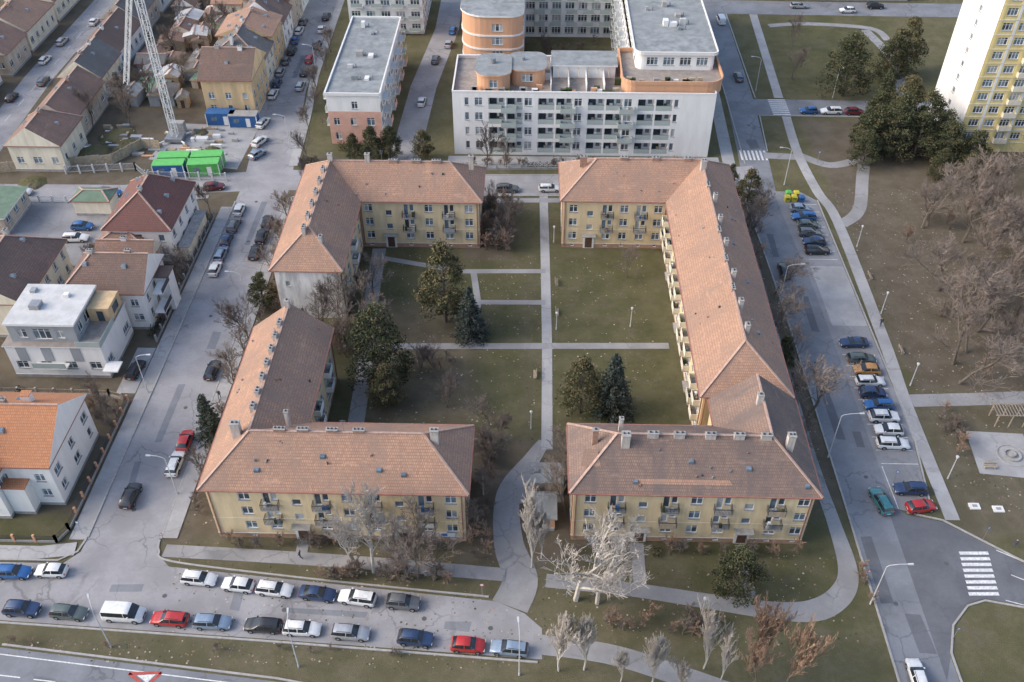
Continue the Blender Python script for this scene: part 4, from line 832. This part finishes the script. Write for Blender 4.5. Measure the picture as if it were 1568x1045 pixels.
fence([(-17,164.2),(38,166.5)],1.0,'lampgrey','concrete'); fence([(-79,99.4),(-62.5,99.2),(-60.4,98.5)],1.2,'wood','wall_tan')
def heap(x,y,r,h,m='ground',name='spoil_heap'):
    mb=MB(); n=14; rg=[]
    for k,(f,g) in enumerate([(1,0),(.75,.45),(.45,.8),(.15,1)]):
        rg.append([(r*f*math.cos(2*math.pi*t/n)*R.uniform(.85,1.15),r*f*math.sin(2*math.pi*t/n)*R.uniform(.85,1.15),max(-.05,h*g*R.uniform(.85,1.1)-(0 if k else .05))) for t in range(n)])
    for k in range(3):
        for t in range(n): mb.face([rg[k][t],rg[k][(t+1)%n],rg[k+1][(t+1)%n],rg[k+1][t]],m)
    mb.face(rg[3],m); mb.obj(name,loc=(x,y,0))
for x,y,r,h in ((-90,169,3.5,1.4),(-84,172,3,1.2),(-87,176,4,1),(-98,157.5,3,.8),(-66,171,1.8,.7),(-70,178,1.5,.6)): heap(x,y,r,h)
mb=MB()
for i in range(90):
    x=R.uniform(-92,-62);y=R.uniform(166,180)
    if abs(x+74.5)<3 and abs(y-175)<3: continue
    a=R.uniform(.2,1.3);b_=R.uniform(.15,.6); mb.box(x-a,x+a,y-b_,y+b_,0.03,R.uniform(.15,.9),R.choice(['wood','concrete','trim_white','wall_grey','wall_orange','steel','wood','concrete']))
mb.obj('building_material_stacks')
for i in range(30):
    x=R.uniform(-92,-74);y=R.uniform(186,250)
    mb=MB(); w=R.uniform(1.2,3);d=R.uniform(1.2,3);h=R.uniform(1.8,2.6); mb.box(-w,w,-d,d,0,h,R.choice(['wood','wall_tan','wall_grey'])); rroof(mb,-w-.2,w+.2,-d-.2,d+.2,h+.23,h+R.uniform(.6,1.2),'y',False,False,R.choice(['tile_brown','tile_redbrown','greenroof','flatroof','flatroof_light','tile_grey']),'wood','wood'); mb.box(-.4,.4,-d-.03,-d-.002,0,1.8,'door'); mb.obj('garden_shed',loc=(x,y,0),rot=R.uniform(-.2,.2))
# ------------------------------------------------------------ trees
def tube(mb,a,b,r0,r1,m,k=3):
    d=(b-a)
    if d.length<1e-4: return
    d=d.normalized(); u=d.orthogonal().normalized(); v=d.cross(u); i=len(mb.v)
    for (c,r) in ((a,r0),(b,r1)):
        for t in range(k):
            an=2*math.pi*t/k; mb.v.append(tuple(c+(u*math.cos(an)+v*math.sin(an))*r))
    mm=mb.mi(m)
    for t in range(k): mb.f.append((i+t,i+(t+1)%k,i+k+(t+1)%k,i+k+t)); mb.m.append(mm)
def bare(seed,H=9,upr=.35,bark='bark',tw='twig',kids=(10,6,6,5),trunk=.25,spread=1.0,r0=.2,tr=.027):
    rr=random.Random(seed); mb=MB()
    def rdir(d,ang):
        o=d.orthogonal().normalized(); o.rotate(Matrix.Rotation(rr.uniform(0,6.283),3,d)); return (d*math.cos(ang)+o*math.sin(ang)).normalized()
    def grow(p,d,L,r,lv):
        n=3 if lv<2 else (2 if lv<4 else 1); pts=[p]; q=p; dd=d
        for i in range(n):
            dd=(dd+Vector((rr.gauss(0,.13),rr.gauss(0,.13),rr.gauss(0,.08)+upr*.12))).normalized(); q=q+dd*(L/n); pts.append(q)
        for i in range(n): tube(mb,pts[i],pts[i+1],max(tr*.8,r*(1-.65*i/n)),max(tr*.5,r*(1-.65*(i+1)/n)),bark if lv<2 else tw,5 if lv==0 else 3)
        if lv>=len(kids): return
        tk=trunk if lv==0 else .2
        for k in range(kids[lv]):
            t=tk+(1-tk)*((k+rr.random())/kids[lv]); f=t*n; i=min(n-1,int(f)); pp=pts[i].lerp(pts[i+1],f-i)
            nd=rdir(dd,rr.uniform(.5,1.0)*spread); nd=(nd+Vector((0,0,upr))).normalized()
            fac=(.66-.32*t) if lv==0 else .6*(1-.35*t)
            grow(pp,nd,L*fac*rr.uniform(.75,1.25),max(tr,r*.52*(1-.4*t)),lv+1)
    grow(Vector((0,0,0)),Vector((0,0,1)),H,r0,0)
    return mb.mesh('tree',False)
def leafq(mb,c,s,rr,m):
    a=Vector((rr.gauss(0,1),rr.gauss(0,1),rr.gauss(0,1))).normalized(); b_=a.orthogonal().normalized(); b_.rotate(Matrix.Rotation(rr.uniform(0,6.28),3,a)); cc=a.cross(b_)
    i=len(mb.v); mb.v.extend([tuple(c+b_*s),tuple(c+cc*s*.55),tuple(c-b_*s*.8),tuple(c-cc*s*.5)]); mb.f.append((i,i+1,i+2,i+3)); mb.m.append(mb.mi(m))
def spruce(seed,H=12,Rb=3.2,ms=('ndl_blue','ndl_bdark','ndl_blue')):
    rr=random.Random(seed); mb=MB(); tube(mb,Vector((0,0,0)),Vector((0,0,H)),.22,.03,'bark',6)
    z=H*.06
    while z<H*.985:
        t=z/H; rad=Rb*(1-t)**.85*rr.uniform(.85,1.1)+.15; n=int(5+rad*3.2)
        for k in range(n):
            an=rr.uniform(0,6.283); L=rad*rr.uniform(.72,1.12); d=Vector((math.cos(an),math.sin(an),-.18-.25*(1-t)))
            tube(mb,Vector((0,0,z)),Vector((0,0,z))+d*L,.035,.012,'bark')
            for q in range(int(7+L*9)):
                f=rr.uniform(.15,1)**.7; c=Vector((0,0,z))+d*L*f+Vector((rr.gauss(0,.17),rr.gauss(0,.17),rr.gauss(-.06,.10)))*(.5+L*.22)
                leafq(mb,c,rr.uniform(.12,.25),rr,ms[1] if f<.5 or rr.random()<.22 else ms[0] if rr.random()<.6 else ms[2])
        z+=rr.uniform(.32,.5)*(1.1-.4*t)
    return mb.mesh('spruce_tree',False)
def pine(seed,H=12,Rb=3.4,ms=('ndl_mid','ndl_dark','ndl_brown'),low=.12,nc=95,nl=95):
    rr=random.Random(seed); mb=MB(); tube(mb,Vector((0,0,0)),Vector((0,0,H*.9)),.26,.05,'bark',6)
    for k in range(nc):
        t=rr.uniform(0,1); z=H*(low+(1-low)*t*.95); prof=(math.sin(math.pi*min(1,.18+.82*t)**.8)**.6)*(1-.25*t) if t<.999 else .1
        rad=Rb*max(.12,prof)*rr.uniform(.45,1.05); an=rr.uniform(0,6.283); c=Vector((rad*math.cos(an),rad*math.sin(an),z))
        tube(mb,Vector((0,0,max(.5,z-1.2))),c,.06,.02,'bark'); cr=rr.uniform(.45,1.1)*(Rb/3.4); sh=rr.random()
        for q in range(nl):
            o=Vector((rr.gauss(0,1),rr.gauss(0,1),rr.gauss(0,.75))); o=o.normalized()*cr*rr.random()**.4
            up=o.z/cr
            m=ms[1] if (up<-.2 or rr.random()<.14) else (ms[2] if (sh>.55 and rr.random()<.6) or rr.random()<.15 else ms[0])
            leafq(mb,c+o,rr.uniform(.10,.22),rr,m)
    return mb.mesh('pine_tree',False)
SP=[spruce(1),spruce(2,12,2.8)]; SPG=[spruce(3,12,3.6,('ndl_mid','ndl_dark','ndl_mid'))]
PN=[pine(11),pine(12,12,3.9),pine(13,12,3.2,('ndl_brown','ndl_mid','ndl_brown')),pine(14,12,3.3)]
BT=[bare(21),bare(22,9,.3),bare(23,9,.5,spread=.8),bare(24,9,.4,spread=.9)]
BG=[bare(25,9,.3,'bark','twig_grey',(9,6,5,5),r0=.2,tr=.024),bare(26,9,.4,'bark','twig_grey',(9,6,5,5),r0=.2,spread=.95,tr=.024),bare(27,9,.25,'bark','twig_grey',(9,6,5,5),r0=.2,tr=.024),bare(28,9,.35,'bark','twig',(8,6,5,5),r0=.22,spread=1.1,tr=.024)]
BW=[bare(31,12,.45,'bark_pale','twig_pale',(11,6,6,4),.3,.8,.28,.03),bare(32,12,.4,'bark_pale','twig_pale',(11,6,5,4),.15,.95,.32,.03)]
BP=[bare(41,12,.9,'bark_pale','twig_pale',(14,7,5,4),.1,.42,.16,.034)]
BR=[bare(51,10,.8,'bark','twig_rust',(14,7,5,4),.1,.5,.16,.034)]
SH=[bare(61,1.3,.25,'bark','twig',(10,6,4),.02,1.1,.05,.02),bare(62,1.5,.35,'bark','twig_rust',(10,6,4),.02,1.0,.05,.02),bare(63,1.4,.3,'bark','twig_grey',(10,6,4),.02,1.0,.05,.02)]
def put(ms,name,x,y,h,base,sx=1.0):
    s=h/base; inst(R.choice(ms),name,(x,y,0),R.uniform(0,6.28),(s*sx,s*sx,s))
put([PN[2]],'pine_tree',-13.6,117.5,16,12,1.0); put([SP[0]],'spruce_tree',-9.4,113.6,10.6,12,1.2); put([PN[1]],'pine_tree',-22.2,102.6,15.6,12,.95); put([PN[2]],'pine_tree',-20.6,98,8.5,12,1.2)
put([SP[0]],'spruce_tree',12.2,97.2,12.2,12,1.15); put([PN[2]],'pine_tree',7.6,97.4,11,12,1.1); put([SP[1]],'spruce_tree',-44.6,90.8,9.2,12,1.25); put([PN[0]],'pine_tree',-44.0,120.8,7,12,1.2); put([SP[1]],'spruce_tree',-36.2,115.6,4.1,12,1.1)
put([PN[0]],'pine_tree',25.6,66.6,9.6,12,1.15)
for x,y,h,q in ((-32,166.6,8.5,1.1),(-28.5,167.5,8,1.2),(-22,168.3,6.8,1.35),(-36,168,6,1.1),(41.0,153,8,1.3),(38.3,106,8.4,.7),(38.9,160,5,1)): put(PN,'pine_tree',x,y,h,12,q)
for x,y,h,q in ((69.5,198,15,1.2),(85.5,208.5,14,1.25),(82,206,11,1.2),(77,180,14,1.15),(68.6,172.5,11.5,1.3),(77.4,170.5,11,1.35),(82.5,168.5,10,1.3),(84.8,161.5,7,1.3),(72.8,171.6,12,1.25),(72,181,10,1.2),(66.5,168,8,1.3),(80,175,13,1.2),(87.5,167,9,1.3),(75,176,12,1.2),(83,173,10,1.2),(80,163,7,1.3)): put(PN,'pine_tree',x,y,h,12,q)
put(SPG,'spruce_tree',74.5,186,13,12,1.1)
for x,y,h in ((-18.9,69.0,10.5),(-21.5,69.4,7.5),(-16.2,69,7)): put([BW[0]],'birch_tree',x,y,h,12,1.05)
for x,y,h in ((-13.3,68.2,9),(-11.2,68.0,7.5),(-14.6,67.8,6.5)): put([BG[1]],'bare_tree',x,y,h,9,1.1)
for x,y,h in ((6.2,65.6,11.5),(8.8,65.2,9.5)): put([BW[1]],'bare_tree',x,y,h,12,1.15)
for x,y,h in ((.8,70.2,9.5),(2.0,71.6,7),(4.0,56.2,8.5),(6.9,56.4,8),(14.4,54.4,8),(20.6,56.9,7.5),(11,55,5),(17.5,53.4,5),(22.4,55.6,6)): put(BP,'bare_poplar_tree',x,y,h,12,1.15)
for x,y,h in ((27.4,58,9),(29.4,54.6,8.5),(26,55,7)): put(BR,'bare_poplar_tree',x,y,h,10,1.1)
for x,y,h in [(41.2,97.6,9),(-44,110.5,7.5),(-43.5,107,6),(-30.6,116,8),(-33.5,113.5,7),(-27,117,7.5),(-29,110,7.5),(-32.5,109,6),(-26.5,112.5,7),(-36.5,111.5,6),(-26,123,6),(-14.3,104.5,5.5),(-16.5,106.5,4.5),(-12,98,4.5),(-9,165.5,7.5),(-5,164.9,5),(16.7,130,5),(-5.4,94.3,6),(-3.6,91.5,5),(37.8,112,8),(41.3,126,7.5),(37.6,137,8),(40.8,144.5,6.5),(37.6,89.5,6),(38.3,98,6.5),(41,118,6),(37.7,130,6),(40.6,106,6.5),(-44.0,128,6),(-44,137,5.5),(-44.0,144,6),(-44,100,6),(-44,84,4),(-6.5,142.5,6.5),(-3.8,145.5,5.5),(-7.6,148,5),(-4.5,139.5,5.5),(-13,152.2,5),(9,70.5,5),(5.3,87.5,5.5),(-5,86.4,6.5),(-5.6,76,5.5),(-5,80,5),(5.2,79,6.5),(5.3,83,5.5)]: put(BT+BG,'bare_tree',x,y,h,9,R.uniform(.95,1.25))
for x,y,h in [(-44,156,5),(-47,178,5),(-48,188,5),(-48.6,197,5.5),(-48.6,208,5),(-49.2,218,5),(-36,155,5),(-45.5,166.5,5),(-60,126,6),(-60.3,148,5),(-75,129.5,5),(-62,97,5),(-60.5,93.5,4),(-86,180,8),(-88,184,7),(-83,190,7),(-80,200,6),(-86,215,6),(-78,222,6),(-94,180,6),(-76,228,6),(-90,232,6),(-84,240,6),(-79,186,5),(11,205,5),(3,215,5),(14,196,4),(60,206,6),(63,222,6)]: put(BT,'bare_tree',x,y,h,9,R.uniform(.9,1.2))
gt=[]; gr=0; tries=0
while gr<56 and tries<4000:
    tries+=1
    x=R.uniform(63,104);y=R.uniform(104,156)
    if x<66+(y-106)*.16+R.uniform(-2,3): continue
    if any((x-a)**2+(y-b_)**2<11 for a,b_ in gt): continue
    gt.append((x,y)); put(BG,'bare_tree',x,y,R.uniform(7,10.5),9,R.uniform(1.1,1.4)); gr+=1
def shrubs(pts,name='shrub_bed'):
    mb=MB()
    for (x,y,s) in pts:
        src=R.choice(SH); o=len(mb.v); an=R.uniform(0,6.28); c,sn=math.cos(an),math.sin(an)
        for v in src.vertices: mb.v.append((x+s*(v.co.x*c-v.co.y*sn),y+s*(v.co.x*sn+v.co.y*c),s*v.co.z))
        idx=[mb.mi(m.name) for m in src.materials]
        for p in src.polygons: mb.f.append(tuple(o+i for i in p.vertices)); mb.m.append(idx[p.material_index])
    mb.obj(name,False)
def bed(x0,x1,y0,y1,n,s0=.7,s1=1.5): return [(R.uniform(x0,x1),R.uniform(y0,y1),R.uniform(s0,s1)) for _ in range(n)]
for a in [(-38,-8,72.2,73.4,24),(-25,-9,67.6,69,18,1,2),(6,35,72.4,73.8,14),(-9,-3.5,137,151,34,1.2,2.6),(36.4,38.4,85,158,44,.9,1.9),(-44.2,-41.2,76,155,50,.9,1.8),(-16,36,166,166.6,34,.8,1.5),(-60.6,-59.6,112,150,16,.7,1.4),(-72,-60,92,99,18,.7,1.5),(-95,-74,184,250,50,.9,2.2),(-30,-28.6,113,135,16,.8,1.6),(58,66,60,63,5),(9,24,61,63.5,18,.8,1.8),(41.2,42,66,72,5,.7,1.3),(66,100,106,158,44,.8,2.2),(-46,-43,176,240,22,.8,1.6),(-7,-4.6,70,92,26,.8,1.8),(60,62.5,90,99,12,.8,1.6),(-2,18,190,224,26,.8,1.8),(-62,-10,57.6,58.4,10,.5,.9),(-37,-26,106,116,24,.9,2),(-19,-12,102,109,8,.9,1.6)]: shrubs(bed(*a))
def leafmass(boxes,name='hedge'):
    mb=MB()
    for (x0,x1,y0,y1,h) in boxes:
        for q in range(int((x1-x0)*(y1-y0)*h*45)+60): leafq(mb,Vector((R.uniform(x0,x1),R.uniform(y0,y1),R.uniform(.05,h)*R.uniform(.8,1))),R.uniform(.09,.2),R,R.choice(['ndl_mid','ndl_dark','ndl_brown']))
    mb.obj(name,False)
leafmass([(-17,-11,164.9,165.9,1.2),(-2,8,165.4,166.4,1.1),(14,26,166.2,167.2,1.2),(-40,-33,171,173,1.6),(-60.9,-59.9,112,124,1.3),(-3,-1.5,190,220,1),(0,8,204,205.5,1),(9,16,196,197.5,1),(-46.5,-43.5,163.5,168,1.1),(-76.5,-75,92,100,1.5),(16,17.2,72,73.5,1)])
# dry leaves and litter scattered on lawns and verges
mb=MB()
for (x0,x1,y0,y1,n) in ((-26,20,90,136,1500),(-44,40,60,73,900),(58,90,80,160,2600),(36,42,85,158,500),(-46,-41,75,155,600),(-60,0,56,59,300)):
    for q in range(n):
        x=R.uniform(x0,x1);y=R.uniform(y0,y1);s=R.uniform(.06,.2);a=R.uniform(0,6.28)
        mb.face([(x+s*math.cos(a+k*1.571)*R.uniform(.6,1),y+s*math.sin(a+k*1.571)*R.uniform(.6,1),.02+.02*R.random()) for k in range(4)],R.choice(['twig_rust','twig','wall_tan','ndl_mid']))
mb.obj('fallen_leaves',False)
mb=MB()
for x in (67.5,69.5,71.5):
    for y in (96,98.2): mb.box(x-.07,x+.07,y-.07,y+.07,0,2.3,'wood')
for k in range(11): mb.beam((67.2+k*.45,95.7,2.45),(67.2+k*.45,98.5,2.45),.08,.1,'terrace')
for y in (96,98.2): mb.beam((67,y,2.33),(72,y,2.33),.1,.12,'wood')
mb.obj('pergola')
sheet('gravel_play_area',[(62.3,87),(71,86),(71,94.6),(63,95)],.05,'paving')
mb=MB()
for r0,r1,z,m in ((0.02,.5,.5,'concrete'),(.9,1.25,.3,'concrete'),(1.9,2.1,.12,'kerbstone')):
    n=24
    for t in range(n):
        a,b_=2*math.pi*t/n,2*math.pi*(t+1)/n; P4=lambda r,a,z_:(r*math.cos(a),r*math.sin(a),z_)
        mb.face([P4(r0,a,z),P4(r1,a,z),P4(r1,b_,z),P4(r0,b_,z)],m); mb.face([P4(r1,a,0),P4(r1,b_,0),P4(r1,b_,z),P4(r1,a,z)],m); mb.face([P4(r0,b_,0),P4(r0,a,0),P4(r0,a,z),P4(r0,b_,z)],m)
mb.obj('sandpit_ring',loc=(67.9,90.4,.04))
for x,y in ((59.6,81.2),(62.6,80.8)):
    mb=MB(); mb.box(-.7,.7,-.5,.5,0,.18,'trim_white'); mb.box(-.3,.3,-.2,.2,.18,.24,'concrete'); mb.obj('utility_cover_slab',loc=(x,y,0))
def bench(x,y,a):
    mb=MB()
    for k in range(3): mb.box(-.9,.9,-.22+k*.16,-.1+k*.16,.42,.46,'wood')
    for k in range(2): mb.box(-.9,.9,.27,.31,.58+k*.16,.7+k*.16,'wood')
    for sx in (-.7,.7): mb.box(sx-.04,sx+.04,-.22,.26,0,.42,'concrete'); mb.box(sx-.04,sx+.04,.22,.27,.42,.9,'concrete')
    mb.obj('park_bench',False,(x,y,0),math.radians(a))
for b_ in ((4.6,120,90),(1,105,-90),(64,88,0),(72,92,-90),(4.6,128,90),(58.6,112,90),(58.6,131,90)): bench(*b_)
def person(x,y,rot,coat='jacket'):
    V=[(0,0,.95),(0,0,1.2),(0,0,1.42),(0,0,1.54),(0,0,1.66),(.1,0,.9),(.12,.13,.5),(.12,.02,.08),(.12,.16,.04),(-.1,0,.9),(-.12,-.10,.5),(-.12,-.30,.1),(-.12,-.18,.04),(.2,0,1.4),(.27,-.08,1.12),(.27,.06,.88),(-.2,0,1.4),(-.27,.08,1.12),(-.27,.2,.9)]
    E=[(0,1),(1,2),(2,3),(3,4),(0,5),(5,6),(6,7),(7,8),(0,9),(9,10),(10,11),(11,12),(2,13),(13,14),(14,15),(2,16),(16,17),(17,18)]
    rad=[.15,.15,.13,.06,.1,.1,.07,.05,.05,.1,.07,.05,.05,.08,.055,.04,.08,.055,.04]
    me=bpy.data.meshes.new('pedestrian'); me.from_pydata(V,E,[]); o=bpy.data.objects.new('pedestrian',me); sc.collection.objects.link(o)
    o.modifiers.new('s','SKIN')
    for i,v in enumerate(me.skin_vertices[0].data): v.radius=(rad[i],rad[i]*.85); v.use_root=(i==0)
    su=o.modifiers.new('u','SUBSURF'); su.levels=1; su.render_levels=1
    dg=bpy.context.evaluated_depsgraph_get(); m2=bpy.data.meshes.new_from_object(o.evaluated_get(dg)); o.modifiers.clear(); o.data=m2
    m2.materials.clear()
    for n in (coat,'jeans','skin','hair'): m2.materials.append(MATS[n])
    for p in m2.polygons:
        z=p.center.z; p.material_index=1 if z<.86 and abs(p.center.x)<.2 else (3 if z>1.66 or (z>1.58 and p.center.y<-.02) else (2 if z>1.5 else (2 if (z<.92 and abs(p.center.x)>.22) else 0))); p.use_smooth=True
    o.location=(x,y,.1); o.rotation_euler=(0,0,rot)
person(-28.4,70.8,1.6); person(62.3,74.6,2.5); person(56.9,118,0); person(-45.9,99,0.1)
# ------------------------------------------------------------ light, camera
w=bpy.data.worlds.new('World'); sc.world=w; w.use_nodes=True; nt=w.node_tree; bg=nt.nodes['Background']
EL,AZ=34,262
sky=nt.nodes.new('ShaderNodeTexSky'); sky.sky_type='NISHITA'; sky.sun_disc=False; sky.sun_elevation=math.radians(EL); sky.sun_rotation=math.radians(AZ); sky.dust_density=3; sky.air_density=1.0; sky.ozone_density=1
nt.links.new(sky.outputs[0],bg.inputs[0]); bg.inputs[1].default_value=.30
sd=bpy.data.lights.new('sun','SUN'); sd.energy=1.5; sd.angle=math.radians(34); sd.color=(1,.94,.86); so=bpy.data.objects.new('sun',sd); sc.collection.objects.link(so)
az=math.radians(AZ); el=math.radians(EL); dv=Vector((math.sin(az)*math.cos(el),math.cos(az)*math.cos(el),math.sin(el)))
so.rotation_euler=dv.to_track_quat('Z','Y').to_euler()
cd=bpy.data.cameras.new('camera'); cd.sensor_width=36; cd.lens=1450/1568*36; cd.clip_end=6000; cd.clip_start=1
co_=bpy.data.objects.new('camera',cd); sc.collection.objects.link(co_); co_.location=(0,0,100); co_.rotation_euler=(math.radians(90-41.5),0,math.radians(1.36)); sc.camera=co_
sc.view_settings.view_transform='Standard'; sc.view_settings.look='None'; sc.view_settings.exposure=0
